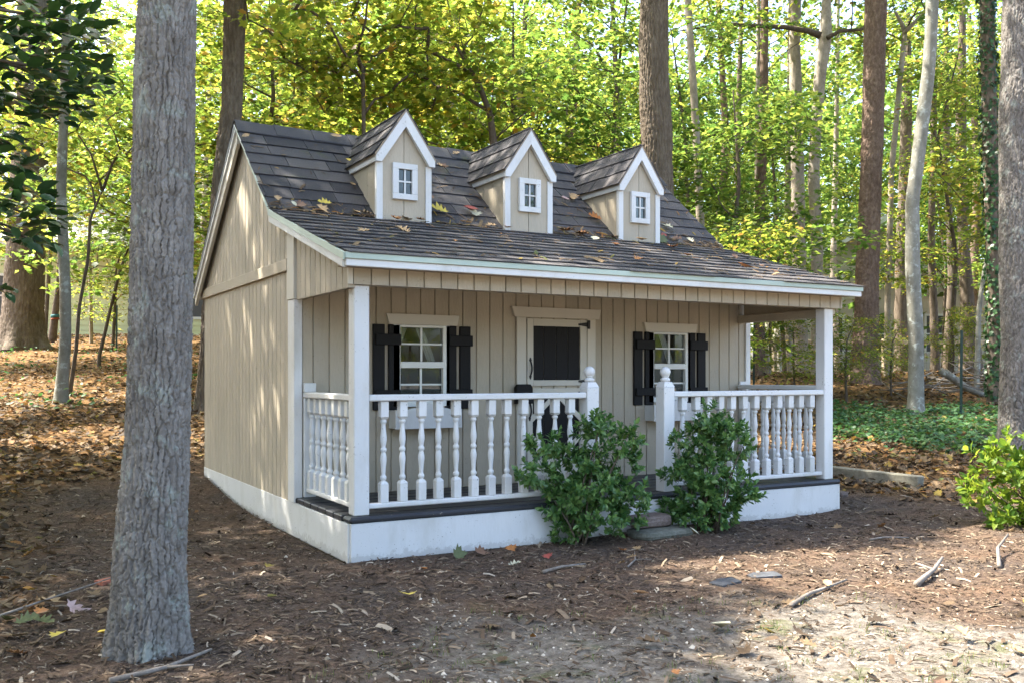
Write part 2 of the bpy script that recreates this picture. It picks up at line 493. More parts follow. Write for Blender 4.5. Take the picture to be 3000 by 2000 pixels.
pg = MB().prism([(.945, 1.472), (.014, 1.472)] + top_edge(.014, .945), 'x', .0005, .03).build('porch_gable_panel', TAN, house)
yy = [.004, .0985, .193, .2875, .382, .4765, .571, .6655, .76, .8545, .947]
for a, b_ in zip(yy[:-1], yy[1:]): board_x(a, b_, 1.470, 0, follow=True, parent=pg, x=-.013)
# corner boards where the porch meets the body
mb = MB().prism([(1.094, 1.478), (.949, 1.478)] + top_edge(.949, 1.094), 'x', -.030, .001); mb.build('corner_board', CREAM, house)
MB().cbox(-.024, .030, .960, 1.092, .203, 1.4765, .003).build('corner_board', WHITE, house)

fw = MB()
WIN = [(.632, 1.056), (.632 + 2.12, 1.056 + 2.12)]; WZ = (.812, 1.332)
xs = [.046, WIN[0][0], WIN[0][1], WIN[1][0], WIN[1][1], HX - .046]
fw.box(xs[0], xs[1], WY, WY + .04, .2, 1.62); fw.box(xs[2], xs[3], WY, WY + .04, .2, 1.62); fw.box(xs[4], xs[5], WY, WY + .04, .2, 1.62)
for a, b_ in WIN: fw.box(a, b_, WY, WY + .04, .2, WZ[0]); fw.box(a, b_, WY, WY + .04, WZ[1], 1.62)
front = fw.build('front_wall', TAN, house)
e = -.004; edges = []
while e < HX - .02: edges.append(e); e += .106
edges.append(HX)
for a, b_ in zip(edges[:-1], edges[1:]):
    a2 = max(a, .031)
    hole = [w for w in WIN if a > w[0] - .02 and b_ < w[1] + .02]
    if hole:
        board_y(a2, b_, .236, WZ[0], parent=front); board_y(a2, b_, WZ[1], 1.62, parent=front)
    else: board_y(a2, b_, .236, 1.62, parent=front)
MB().cbox(HX - .004, HX + .045, WY - .030, WY + .05, .236, 1.478, .003).build('corner_board', WHITE, house)
MB().cbox(HX - .072, HX - .0045, WY - .034, WY - .0125, .236, .950, .003).build('rail_end_block', WHITE, house)
# room behind the windows: floor
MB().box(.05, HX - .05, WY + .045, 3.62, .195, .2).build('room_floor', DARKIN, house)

# --- porch beam with its grooved face, right-hand tie beam
hb = MB().box(.03, HX + .03, .012, .10, 1.492, 1.60).build('porch_beam', TAN, house)
e = .012; 
while e < HX + .03:
    board_y(e, min(e + .105, HX + .047), 1.490, 1.588, y=-.002, t=.0135, parent=hb); e += .105
MB().cbox(-.016, .0115, -.004, .0135, 1.489, 1.60, .002).build('corner_trim', CREAM, house)
MB().cbox(HX - .085, HX - .031, .101, WY - .013, 1.425, 1.487, .003).build('tie_beam', TAN, house)

# --- roof: deck, fascia, drip edge, barge boards
roof = MB()
outer = [EAVE, BRK, RDG, BACK]
inn = [(EAVE[0] + .005, EAVE[1] - .028), (BRK[0], BRK[1] - .034), (RDG[0], RDG[1] - .042), (BACK[0] - .005, BACK[1] - .028)]
roof.prism([(p[0], p[1] - .004) for p in outer][::-1] + inn, 'x', RX0, RX1)
roof = roof.build('roof', SOFF, house)
MB().cbox(RX0 - .002, RX1 + .002, -.158, -.150, 1.608, 1.640, .002).build('drip_edge', ALGAE, house)
MB().cbox(RX0 + .006, RX1 - .004, -.147, -.118, 1.570, 1.6085, .003).build('fascia', WHITE, house)
MB().cbox(RX0 + .01, RX1 - .01, -.118, .0, 1.577, 1.585, .001).build('eave_soffit', SOFF, house)
def along(p, q, o0, o1):
    return [(p[0], p[1] + o0), (p[0], p[1] + o1), (q[0], q[1] + o1), (q[0], q[1] + o0)]
MB().prism(along((-.1495, EAVE[1]), BRK, .004, -.036), 'x', RX0 - .010, RX0 - .001).build('drip_edge', ALGAE, house)
MB().prism(along((-.1175, EAVE[1] + .008), BRK, -.0365, -.078), 'x', RX0 - .004, RX0 + .018).build('rake_board', WHITE, house)
MB().prism(along(BRK, RDG, .004, -.022), 'x', RX0 - .006, RX0 - .001).build('drip_edge', ALGAE, house)
MB().prism(along(RDG, BACK, .006, -.030), 'x', RX0 - .006, RX0 - .001).build('drip_edge', IRON, house)
MB().prism([(RDG[0] - .02, RDG[1] - .03), (RDG[0] - .02, RDG[1] - .15), (BACK[0], BACK[1] - .125), (BACK[0], BACK[1] - .0305)], 'x', RX0 + .010, RX0 + .034).build('rake_board', CREAM, house)
MB().prism([(RDG[0], RDG[1] - .031), (RDG[0], RDG[1] - .066), (BACK[0] + .004, BACK[1] - .064), (BACK[0] + .004, BACK[1] - .031)], 'x', RX0 - .003, RX0 + .0095).build('rake_trim', WHITE, house)

# --- shingles
def clip(poly, cl):
    out = poly
    for i in range(len(cl)):
        ax, ay = cl[i]; bx, by = cl[(i+1) % len(cl)]
        inside = lambda p: (bx-ax)*(p[1]-ay) - (by-ay)*(p[0]-ax) >= -1e-9
        src, out = out, []
        for j in range(len(src)):
            p, q = src[j], src[(j+1) % len(src)]
            if inside(p): out.append(p)
            if inside(p) != inside(q):
                d1 = (bx-ax)*(p[1]-ay) - (by-ay)*(p[0]-ax); d2 = (bx-ax)*(q[1]-ay) - (by-ay)*(q[0]-ax)
                t = d1/(d1-d2); out.append((p[0]+(q[0]-p[0])*t, p[1]+(q[1]-p[1])*t))
        if len(out) < 3: return []
    return out

def shingles(org, U, Vv, region, expo, tabw, parent, v_start=0.0, v_end=None, skip=None, joined=None, thick=.0055, wob=.004, gap=.004):
    org, U, Vv = Vector(org), Vector(U).normalized(), Vector(Vv).normalized(); Nn = U.cross(Vv).normalized()
    if Nn.z < 0: Nn = -Nn
    umin = min(p[0] for p in region); umax = max(p[0] for p in region)
    vmax = v_end if v_end is not None else max(p[1] for p in region)
    v = v_start; row = 0; made = 0
    while v < vmax - .01:
        off = (row % 2) * tabw * .5 + rng.uniform(-.035, .035) * tabw / .3
        u = umin - off
        while u < umax:
            w = tabw * rng.choice((1, 1, 1, .98, .62, 1.25)) 
            wob_v = rng.uniform(-wob, wob)
            q = [(u + gap/2, v + wob_v + rng.uniform(-.002, .002)), (u + w - gap/2, v + wob_v + rng.uniform(-.002, .002)), (u + w - gap/2, v + expo + .025), (u + gap/2, v + expo + .025)]
            q = clip(q, region)
            if len(q) >= 3 and not (skip and skip(u, u + w, v, v + expo)):
                lift = rng.uniform(.0, .003); n = len(q)
                top = []; bot = []
                for (a, b) in q:
                    h = .0125 - .0085 * min(1, max(0, (b - v) / expo)) + lift * (1 - (b - v) / expo)
                    P = org + U*a + Vv*b
                    top.append(P + Nn*h); bot.append(P + Nn*(h - thick))
                mb = joined if joined is not None else MB()
                mb.add(top + bot, [tuple(range(n)), tuple(range(n, 2*n))[::-1]] + [(i, n+i, n+(i+1) % n, (i+1) % n) for i in range(n)])
                if joined is None: mb.build('shingle', SHING, parent)
                made += 1
            u += w
        v += expo; row += 1
    return made

low_len = math.dist(EAVE, BRK); up_len = math.dist(BRK, RDG); bk_len = math.dist(RDG, BACK)
LW = RX1 - RX0 + .016
DORM = [.855, 1.873, 2.914]
nsh = shingles((RX0 - .008, EAVE[0], EAVE[1]), (1, 0, 0), (0, BRK[0]-EAVE[0], BRK[1]-EAVE[1]), [(0, -.02), (LW, -.02), (LW, low_len + .01), (0, low_len + .01)], .142, .31, roof, v_start=-.014, v_end=low_len, wob=.011, gap=.002)
def hid(u0, u1, v0, v1):
    x0, x1 = RX0 - .008 + u0, RX0 - .008 + u1
    y0 = BRK[0] + v0 * (RDG[0]-BRK[0]) / up_len
    return any(x0 > c - .2 and x1 < c + .2 for c in DORM) and y0 < 1.95
nsh += shingles((RX0 - .008, BRK[0], BRK[1]), (1, 0, 0), (0, RDG[0]-BRK[0], RDG[1]-BRK[1]), [(0, -.02), (LW, -.02), (LW, up_len - .005), (0, up_len - .005)], .152, .31, roof, v_start=.004, v_end=up_len - .03, skip=hid)
jb = MB()
shingles((RX0 - .008, BACK[0], BACK[1]), (1, 0, 0), (0, RDG[0]-BACK[0], RDG[1]-BACK[1]), [(0, -.02), (LW, -.02), (LW, bk_len - .005), (0, bk_len - .005)], .15, .31, roof, v_start=-.014, v_end=bk_len - .03, joined=jb)
tag(jb.build('back_slope_shingles', SHING, roof), kind='stuff')
# ridge caps
x = RX0 - .01; 
while x < RX1:
    w = min(.30, RX1 + .01 - x); h = rng.uniform(0, .004)
    A = (RDG[0] - .125, RDG[1] - .125*.834); Bk = (RDG[0] + .125, RDG[1] - .125*.746)
    prof = [(A[0], A[1] + .018), (RDG[0] - .02, RDG[1] + .012), (RDG[0] + .02, RDG[1] + .012), (Bk[0], Bk[1] + .018), (Bk[0], Bk[1] + .026), (RDG[0] + .022, RDG[1] + .021), (RDG[0] - .022, RDG[1] + .021), (A[0], A[1] + .026)]
    mb = MB(); n = len(prof)
    vs = [(x, p[0], p[1] + .004 + h) for p in prof] + [(x + w + .03, p[0], p[1] - .003) for p in prof]
    mb.add(vs, [tuple(range(n)), tuple(range(n, 2*n))[::-1]] + [(i, n+i, n+(i+1) % n, (i+1) % n) for i in range(n)])
    mb.build('ridge_cap_shingle', SHING, roof); x += .29

# --- dormers
def dormer(c):
    hw, yf, zb, zt = .197, 1.28, 2.04, 2.50
    ridge, ex, ez = 2.852, .222, 2.526
    slope = (ridge - ez) / ex
    d = MB().prism([(c - hw, zb), (c + hw, zb), (c + hw, ez - .0), (c, ridge - .02), (c - hw, ez)], 'y', yf + .004, yf + .02).build('dormer', TAN, house)
    ym = lambda z: BRK[0] + (z - BRK[1]) / .834
    for s in (-1, 1):     # cheeks, two boards each, and two front boards
        xo = c + s * hw
        x0, x1 = sorted((xo, xo - s * .012))
        for a, b_ in ((1.30, 1.463), (1.467, 1.63), (1.634, 1.86)):
            poly = [(a, max(zb, roof_top(a) - .02)), (b_, roof_top(b_) - .02), (b_, 2.53), (a, 2.53)]
            MB().prism(poly, 'x', x0, x1).build('siding_board', TAN, d)
        poly = [(c, zb), (c + s*(hw-.001), zb), (c + s*(hw-.001), ez - .02), (c, ridge - .03)]
        poly = [(p[0] + (s*.0025 if i in (0, 3) else 0), p[1]) for i, p in enumerate(poly)]
        if s < 0: poly = poly[::-1]
        MB().prism(poly, 'y', yf - .004, yf + .0035).build('siding_board', TAN, d)
        # corner trims, front and cheek
        a, b_ = sorted((c + s*(hw + .004), c + s*(hw - .034)))
        MB().cbox(a, b_, yf - .016, yf - .0045, zb + .02, 2.474, .002).build('corner_trim', WHITE, d)
        a, b_ = sorted((c + s*(hw + .0005), c + s*(hw + .012)))
        MB().cbox(a, b_, yf - .0155, yf + .018, zb + .02, 2.474, .002).build('corner_trim', WHITE, d)
        # barge board
        p0, p1 = (c, ridge), (c + s*ex, ez)
        poly = [(c, ridge - .002), (c + s*ex, ez - .002), (c + s*ex, ez - .055), (c + s*(ex - .042), ez - .055), (c, ridge - .118)]
        if s > 0: poly = poly[::-1]
        MB().prism(poly, 'y', yf - .046, yf - .0165).build('barge_board', WHITE, d)
        # eave board along the cheek
        a, b_ = sorted((c + s*(hw + .006), c + s*(hw + .022)))
        MB().prism([(yf - .016, ez - .05), (ym(ez - .05) + .02, ez - .05), (ym(ez) + .02, ez + .0), (yf - .016, ez + .0)], 'x', a, b_).build('eave_board', WHITE, d)
        # roof plane and shingles
        yb_r, yb_e = ym(ridge) + .02, ym(ez) + .02
        o = Vector((c + s*(ex + .006), yf - .050, ez - .006)); Vv = Vector((-s*ex, 0, ridge - ez)); L = Vv.length + .008
        vs = [(c + s*(ex + .004), yf - .048, ez - .003), (c + s*(ex + .004), yb_e, ez - .003), (c, yb_r, ridge + .001), (c, yf - .048, ridge + .001)]
        lo = [(p[0], p[1], p[2] - .016) for p in vs]
        MB().add(vs + lo, [(0, 1, 2, 3), (7, 6, 5, 4), (0, 4, 5, 1), (1, 5, 6, 2), (2, 6, 7, 3), (3, 7, 4, 0)]).build('roof_plane', SOFF, d)
        LU = yb_r - (yf - .05); LE = yb_e - (yf - .05)
        region = [(0, -.01), (LE + .02, -.01), (LU + .02, L), (0, L)]
        if s < 0: shingles(o, (0, 1, 0), Vv, region, .132, .21, d, v_start=-.006, v_end=L)
        else:
            j = MB(); shingles(o, (0, 1, 0), Vv, region, .132, .21, d, v_start=-.006, v_end=L, joined=j); tag(j.build('far_slope_shingles', SHING, d), kind='stuff')
    # window
    w0, w1, z0, z1 = c - .092, c + .095, 2.226, 2.478
    i0, i1, j0, j1 = w0 + .044, w1 - .042, z0 + .040, z1 - .040
    f = MB()
    f.cbox(w0, w1, yf - .030, yf - .0045, z0, j0, .002); f.cbox(w0, w1, yf - .030, yf - .0045, j1, z1, .002)
    f.cbox(w0, i0, yf - .0302, yf - .0045, j0, j1, .002); f.cbox(i1, w1, yf - .0302, yf - .0045, j0, j1, .002)
    f.build('window_frame', WHITE, d)
    cx, cz = (i0 + i1)/2, (j0 + j1)/2
    MB().cbox(cx - .006, cx + .006, yf - .019, yf - .011, j0, j1, .001).cbox(i0, i1, yf - .0185, yf - .0115, cz - .006, cz + .006, .001).build('muntin', WHITE, d)
    for a, b_ in ((i0, cx), (cx, i1)):
        for p, q in ((j0, cz), (cz, j1)):
            MB().box(a, b_, yf - .0105, yf - .0085, p, q).build('pane', GLASS, d)
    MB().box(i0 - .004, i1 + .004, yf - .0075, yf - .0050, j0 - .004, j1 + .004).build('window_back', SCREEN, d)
    # eave return ends
    return d
for c in DORM: dormer(c)

# --- porch posts, newels, rails, balusters
PS, PY = .089, .024
for x0 in (.027, 3.659):
    MB().cbox(x0, x0 + PS, PY, PY + PS, .236, 1.4895, .005).build('porch_post', WHITE, house)
for x0 in (1.555, 2.162):
    nw = MB(); nw.cbox(x0, x0 + PS, PY, PY + PS, .236, .925, .004)
    c = x0 + PS/2; cy = PY + PS/2
    # chamfered shoulder
    lo = [(x0, PY), (x0+PS, PY), (x0+PS, PY+PS), (x0, PY+PS)]; hi = [(c-.030, cy-.030), (c+.030, cy-.030), (c+.030, cy+.030), (c-.030, cy+.030)]
    nw.add([(p[0], p[1], .9255) for p in lo] + [(p[0], p[1], .958) for p in hi], [(3, 2, 1, 0), (4, 5, 6, 7)] + [(i, (i+1) % 4, 4+(i+1) % 4, 4+i) for i in range(4)])
    post = nw.build('newel_post', WHITE, house)
    prof = [(.026, .9585), (.031, .965), (.033, .972), (.031, .979), (.022, .983), (.019, .988), (.026, .992)] + [(.0355*math.cos(t), 1.022 + .0355*math.sin(t)) for t in np.linspace(-.9, 1.53, 12)]
    MB().lathe(c, cy, prof, 24).build('ball_finial', WHITE, post, smooth=True)

def rail(name, x0, x1, y0, y1, z0, z1): return MB().cbox(x0, x1, y0, y1, z0, z1, .006).build(name, WHITE, house)
for a, b_ in ((.1165, 1.5545), (2.2515, 3.6585)):
    rail('top_rail', a, b_, .030, .106, .858, .894); rail('bottom_rail', a, b_, .042, .094, .266, .294)
for xa in (.032, HX - .108):
    up_ = 0 if xa < 1 else .030
    rail('top_rail', xa, xa + .076, .1135, .957 if xa < 1 else .945, .860 + up_, .8955 + up_); rail('bottom_rail', xa + .012, xa + .064, .1135, .957 if xa < 1 else .945, .268, .2965)
    if xa < 1: MB().cbox(xa, xa + .076, .925, .9575, .8965, .952, .003).build('rail_end_block', WHITE, house)
MB().cbox(.034, .110, .932, .9575, .236, .8590, .003).build('rail_end_board', WHITE, house)

PROF = [(.0195, .405), (.013, .414), (.0115, .417), (.017, .424), (.0185, .432), (.017, .440), (.012, .446), (.0115, .455), (.014, .490), (.0185, .530), (.0182, .545), (.014, .566), (.0115, .573), (.0165, .580), (.0182, .588), (.0165, .596), (.0115, .603), (.014, .614), (.0185, .640), (.0180, .660), (.0135, .700), (.0115, .728), (.0125, .733), (.0172, .739), (.0182, .746), (.0165, .752), (.0125, .756), (.0195, .764)]
def baluster_mesh():
    mb = MB(); h = .0235
    mb.cbox(-h, h, -h, h, .2945, .398, .003)
    mb.add([(-h, -h, .3985), (h, -h, .3985), (h, h, .3985), (-h, h, .3985), (-.015, -.015, .411), (.015, -.015, .411), (.015, .015, .411), (-.015, .015, .411)], [(4, 5, 6, 7)] + [(i, (i+1) % 4, 4+(i+1) % 4, 4+i) for i in range(4)])
    mb.cbox(-h, h, -h, h, .768, .8575, .003)
    mb.add([(-h, -h, .7675), (h, -h, .7675), (h, h, .7675), (-h, h, .7675), (-.015, -.015, .757), (.015, -.015, .757), (.015, .015, .757), (-.015, .015, .757)], [(7, 6, 5, 4)] + [(4+i, 4+(i+1) % 4, (i+1) % 4, i) for i in range(4)])
    nb = len(mb.f); mb.lathe(0, 0, PROF, 12)
    m = mb.mesh('baluster', WHITE)
    m.polygons.foreach_set('use_smooth', [i >= nb for i in range(len(m.polygons))]); return m
BAL = baluster_mesh()
spots = [(.215 + .1127*i, .068) for i in range(12)] + [(2.354 + .1094*i, .068) for i in range(12)] + [(.070, .212 + .113*i) for i in range(7)] + [(HX - .070, .246 + .113*i) for i in range(7)]
for (x, y) in spots:
    rr_ = x > HX - .1
    link('baluster', BAL, house, (x + rng.uniform(-.002, .002), y, .0 if rr_ else rng.uniform(-.0006, 0)), scale=(1, 1, 1.035 if rr_ else 1), rot=(rng.uniform(-.004, .004), rng.uniform(-.004, .004), rng.uniform(-.03, .03)))

# --- windows, shutters, flower boxes
YF = WY - .012
def window(dx):
    w = MB(); y0, y1 = YF - .022, YF + .025
    for a, b_, p, q in ((.640, .690, .792, 1.334), (1.002, 1.052, .792, 1.334), (.690, 1.002, 1.318, 1.334), (.690, 1.002, .792, .830)):
        w.cbox(a + dx, b_ + dx, y0, y1, p, q, .002)
    win = w.build('window', VINYL, house)
    MB().cbox(.69 + dx, 1.002 + dx, y0 - .006, y1 - .010, 1.049, 1.091, .003).cbox(.69 + dx, 1.002 + dx, y0 - .009, y0 - .0065, 1.066, 1.070, .001).build('meeting_rail', VINYL, win)
    MB().cbox(.8385 + dx, .8535 + dx, y0 + .010, y0 + .022, 1.0915, 1.3175, .002).build('muntin', VINYL, win)
    MB().cbox(.690 + dx, 1.002 + dx, y0 + .012, y0 + .020, 1.202, 1.215, .002).build('muntin', VINYL, win)
    MB().cbox(.8385 + dx, .8535 + dx, y0 + .018, y0 + .030, .8305, 1.0485, .002).build('muntin', VINYL, win)
    MB().cbox(.690 + dx, 1.002 + dx, y0 + .020, y0 + .028, .932, .945, .002).build('muntin', VINYL, win)
    for (a, b_) in ((.690, .846), (.846, 1.002)):
        for (p, q) in ((1.0915, 1.2085), (1.2085, 1.3175)): MB().box(a + dx, b_ + dx, y0 + .0225, y0 + .0245, p, q).build('pane', GLASS, win)
        for (p, q) in ((.8305, .9385), (.9385, 1.0485)): MB().box(a + dx, b_ + dx, y0 + .0305, y0 + .0325, p, q).build('pane', GLASS, win)
    # insect screen behind the lower sash, dark room with narrow tied-back curtains behind the upper one
    MB().box(.690 + dx, 1.002 + dx, y0 + .0345, y0 + .0355, .8305, 1.0485).build('insect_screen', SCREEN, win)
    for s in (-1, 1):
        vs = []; n = 10
        for j in range(9):
            t = j / 8; z = 1.34 - t * .33
            wdt = .045 + .015 * math.sin(t * 3)
            for i in range(n + 1):
                q = i / n; xx = (.846 + dx) + s * (.025 + .13 * t + wdt * q)
                vs.append((xx, YF + .16 + .010 * math.sin(q * 18), z))
        MB().add(vs, [(j*(n+1)+i, j*(n+1)+i+1, (j+1)*(n+1)+i+1, (j+1)*(n+1)+i) for j in range(8) for i in range(n)]).build('curtain', CURTAIN, win, smooth=True)
    hd = MB().prism([(.612 + dx, 1.336), (1.108 + dx, 1.336), (1.122 + dx, 1.405), (.590 + dx, 1.405)], 'y', YF - .026, YF - .0005).build('window_header', CREAM, house)
    for a, bx in ((.499, .511), (1.024, 1.044)):
        sh = empty('shutter'); sh.parent = house
        MB().cbox(bx + dx, bx + .178 + dx, YF - .040, YF - .0225, 1.199, 1.271, .003).build('batten', BLACK, sh)
        MB().cbox(bx + dx - .002, bx + .176 + dx, YF - .040, YF - .0225, .845, .906, .003).build('batten', BLACK, sh)
        for q in (0, .108): MB().cbox(a + q + dx, a + q + .081 + dx, YF - .022, YF - .0005, .772, 1.334, .003).build('shutter_board', BLACK, sh)
    # flower box with a scalloped front
    f = MB(); xa, xb = .614 + dx, 1.097 + dx; ya = WY - .13
    top = [(xa + (xb - xa)*t, .772 + .040*math.exp(-((t - .5)/.20)**2) + .004*math.cos(t*25)) for t in np.linspace(0, 1, 25)]
    f.prism([(xb, .650), (xa, .650)] + top, 'y', ya, ya + .014)
    f.box(xa, xa + .014, ya + .0142, YF - .0005, .652, .770); f.box(xb - .014, xb, ya + .0142, YF - .0005, .652, .770)
    f.box(xa + .0142, xb - .0142, ya + .0142, YF - .0005, .652, .664)
    f.build('flower_box', WHITE, house)
window(0); window(2.12)

# --- door
MB().prism([(1.563, 1.414), (2.287, 1.414), (2.303, 1.486), (1.536, 1.486)], 'y', YF - .030, YF - .0005).build('door_header', CREAM, house)
for a, b_ in ((1.582, 1.660), (2.187, 2.260)): MB().cbox(a, b_, YF - .022, YF - .0005, .236, 1.4135, .003).build('door_casing', CREAM, house)
dy0, dy1 = YF - .016, YF - .0005
up = MB()
up.cbox(1.671, 1.722, dy0, dy1, .925, 1.406, .002); up.cbox(2.126, 2.184, dy0, dy1, .925, 1.406, .002)
up.cbox(1.7222, 2.1258, dy0 + .0004, dy1, 1.354, 1.406, .002); up.cbox(1.7222, 2.1258, dy0 + .0004, dy1, .925, .966, .002)
up = up.build('upper_door', CREAM, house)
for a, b_ in ((1.7225, 1.813), (1.816, 1.919), (1.922, 2.022), (2.025, 2.1255)): MB().cbox(a, b_, dy0 + .009, dy1, .9665, 1.3535, .002).build('plank', BLACK, up)
lo = MB()
lo.cbox(1.671, 1.716, dy0, dy1, .245, .907, .002); lo.cbox(2.122, 2.184, dy0, dy1, .245, .907, .002)
lo.cbox(1.7162, 2.1218, dy0 + .0004, dy1, .836, .907, .002); lo.cbox(1.7162, 2.1218, dy0 + .0004, dy1, .245, .405, .002)
lo = lo.build('lower_door', CREAM, house)
for i in range(4):
    a = 1.7165 + i*.1013; MB().cbox(a, a + .0985, dy0 + .009, dy1, .4055, .8355, .002).build('plank', BLACK, lo)
cx, cz = 1.919, .6205
for sx in (-1, 1):
    for sz in (-1, 1):
        P = [(cx + sx*.010, cz + sz*.2145), (cx + sx*.062, cz + sz*.2145), (cx + sx*.2020, cz + sz*.096), (cx + sx*.2020, cz + sz*.046)]
        if sx*sz > 0: P = P[::-1]
        MB().prism(P, 'y', dy0 + .0008, dy0 + .0085).build('brace', CREAM, lo)
for d_, zc in ((up, 1.050), (lo, .752)):
    pts = [(1.695 - (.0 if d_ is up else .006), dy0 - .004 - .020*math.sin(math.pi*t), zc - .055 + .11*t) for t in np.linspace(0, 1, 9)]
    h = MB().tube(pts, [.004, .006, .0065, .0065, .0065, .0065, .0065, .006, .004], 6)
    for s in (-1, 1):
        x0 = pts[0][0]; z0 = zc + s*.056
        h.prism([(x0 - .011, z0), (x0, z0 - .012), (x0 + .011, z0), (x0 + .003, z0 + s*.022 if s > 0 else z0 + .01), (x0 - .003, z0 + s*.022 if s > 0 else z0 + .01)], 'y', dy0 - .004, dy0 - .0005)
        if s < 0: h.prism([(x0 - .003, z0 - .022), (x0 + .003, z0 - .022), (x0 + .009, z0 - .002), (x0 - .009, z0 - .002)], 'y', dy0 - .0042, dy0 - .0006)
    h.build('handle', IRON, d_, smooth=False)
for d_, zc in ((up, 1.373), (up, .957), (lo, .875), (lo, .32)):
    MB().prism([(2.108, zc - .006), (2.186, zc - .017), (2.186, zc + .017), (2.108, zc + .006)], 'y', dy0 - .004, dy0 - .0005).cbox(2.1875, 2.208, YF - .027, YF - .0225, zc - .032, zc + .032, .001).tube([(2.187, YF - .026, zc - .03), (2.187, YF - .026, zc + .03)], .005, 8).build('hinge', IRON, d_)
MB().prism([(1.557, .80), (1.686, .80), (1.686, .915), (1.668, .938), (1.576, .938), (1.557, .915)], 'y', YF - .065, YF - .0235).build('latch_block', BLACK, house)
# ------------------------------------------------------------------ leaf templates (unit length, base at the origin, pointing to +y)
RNG = np.random.default_rng(11)
LEAF2 = (np.array([[0, 0, 0], [.36, .48, .07], [0, 1, -.08], [-.36, .48, .07]]), np.array([[0, 1, 2], [0, 2, 3]]))
LEAF4 = (np.array([[0, 0, 0], [.27, .30, .06], [.24, .66, .05], [0, 1, -.10], [-.24, .66, .05], [-.27, .30, .06], [0, .5, 0]]),
         np.array([[0, 1, 6], [1, 2, 6], [2, 3, 6], [3, 4, 6], [4, 5, 6], [5, 0, 6]]))
_mp = [(0, 0), (.30, .06), (.22, .22), (.52, .36), (.33, .45), (.38, .62), (.16, .62), (0, 1), (-.16, .62), (-.38, .62), (-.33, .45), (-.52, .36), (-.22, .22), (-.30, .06)]
MAPLE = (np.array([(x, y, .10*abs(x) - .10*y*y) for x, y in _mp] + [(0, .38, .0)]), np.array([[i, (i+1) % 14, 14] for i in range(14)]))
_ok = [(0, 0), (.05, .12), (.22, .18), (.10, .28), (.34, .42), (.13, .47), (.36, .68), (.14, .70), (.20, .88), (0, 1), (-.20, .88), (-.14, .70), (-.36, .68), (-.13, .47), (-.34, .42), (-.10, .28), (-.22, .18), (-.05, .12)]
OAK = (np.array([(x, y, .22*abs(x) - .12*(y-.5)**2) for x, y in _ok] + [(0, .3, .0), (0, .7, 0)]),
       np.array([[i, (i+1) % 18, 18 if (i < 6 or i > 11) else 19] for i in range(18)] + [[6, 19, 18], [12, 18, 19]]))

# ------------------------------------------------------------------ foliage and bark materials
YEL = leafmat('yellow_green_leaves', [(0, (.055, .085, .014)), (.45, (.09, .125, .018)), (.8, (.14, .15, .022)), (.95, (.20, .16, .024)), (1, (.24, .11, .02))],
              [(0, (.135, .225, .032)), (.35, (.265, .36, .045)), (.75, (.44, .49, .07)), (.93, (.60, .50, .09)), (1, (.52, .26, .07))], .6)
MID = leafmat('green_leaves', [(0, (.03, .075, .014)), (.5, (.055, .115, .018)), (1, (.10, .14, .022))],
              [(0, (.095, .19, .035)), (.5, (.20, .31, .052)), (1, (.41, .45, .075))], .57)
DEEP = leafmat('deep_green_leaves', [(0, (.015, .045, .014)), (.6, (.03, .075, .022)), (1, (.06, .10, .02))],
               [(0, (.05, .16, .03)), (1, (.20, .34, .05))], .35)
CAMEL = leafmat('glossy_evergreen_leaves', [(0, (.016, .042, .018)), (.6, (.032, .075, .030)), (1, (.06, .11, .035))], [(0, (.03, .10, .015)), (1, (.10, .22, .03))], .12, .33, 'object', .5)
BOX = leafmat('shrub_leaves', [(0, (.055, .13, .045)), (.6, (.11, .22, .07)), (1, (.20, .30, .09))], [(0, (.08, .25, .05)), (1, (.2, .42, .07))], .25, .32, 'island', .5)
LIME = leafmat('lime_shrub_leaves', [(0, (.05, .12, .016)), (.6, (.11, .20, .022)), (1, (.20, .25, .03))], [(0, (.18, .30, .03)), (1, (.42, .48, .05))], .5, .5)
IVY = leafmat('ivy_leaves', [(0, (.015, .05, .018)), (.7, (.03, .08, .028)), (1, (.05, .12, .03))], None, .15, .4)
COVER = leafmat('ground_cover_leaves', [(0, (.025, .07, .030)), (.6, (.045, .115, .05)), (1, (.09, .16, .06))], [(0, (.06, .18, .05)), (1, (.15, .3, .06))], .25)

B_GREY = barkmat('grey_hickory_bark', [(.25, (.095, .085, .074)), (.5, (.19, .175, .155)), (.75, (.30, .28, .25))], 6, .35, lichen=(.27, .29, .25), fine=.004)
B_OAK = barkmat('brown_oak_bark', [(.25, (.06, .045, .034)), (.5, (.13, .105, .08)), (.75, (.22, .185, .15))], 6, .25, fine=.006)
B_GROAK = barkmat('grey_oak_bark', [(.25, (.085, .075, .066)), (.5, (.175, .16, .145)), (.75, (.29, .275, .255))], 6, .35, lichen=(.27, .29, .26), fine=.006)
B_PINE = barkmat('reddish_pine_bark', [(.25, (.065, .042, .032)), (.5, (.15, .105, .080)), (.75, (.27, .205, .165))], 5, .5, fine=.006)
B_BEECH = barkmat('smooth_grey_bark', [(.25, (.13, .125, .10)), (.5, (.21, .205, .175)), (.75, (.29, .29, .26))], 3, .7, lichen=(.40, .43, .40), fine=.002)
B_TWIG = barkmat('twig_bark', [(.25, (.05, .038, .028)), (.5, (.10, .08, .06)), (.75, (.17, .14, .11))], 6, .4, fine=.002)
B_PALE = barkmat('pale_trunk_bark', [(.25, (.17, .14, .11)), (.5, (.31, .27, .22)), (.75, (.42, .38, .32))], 5, .6, fine=.003)

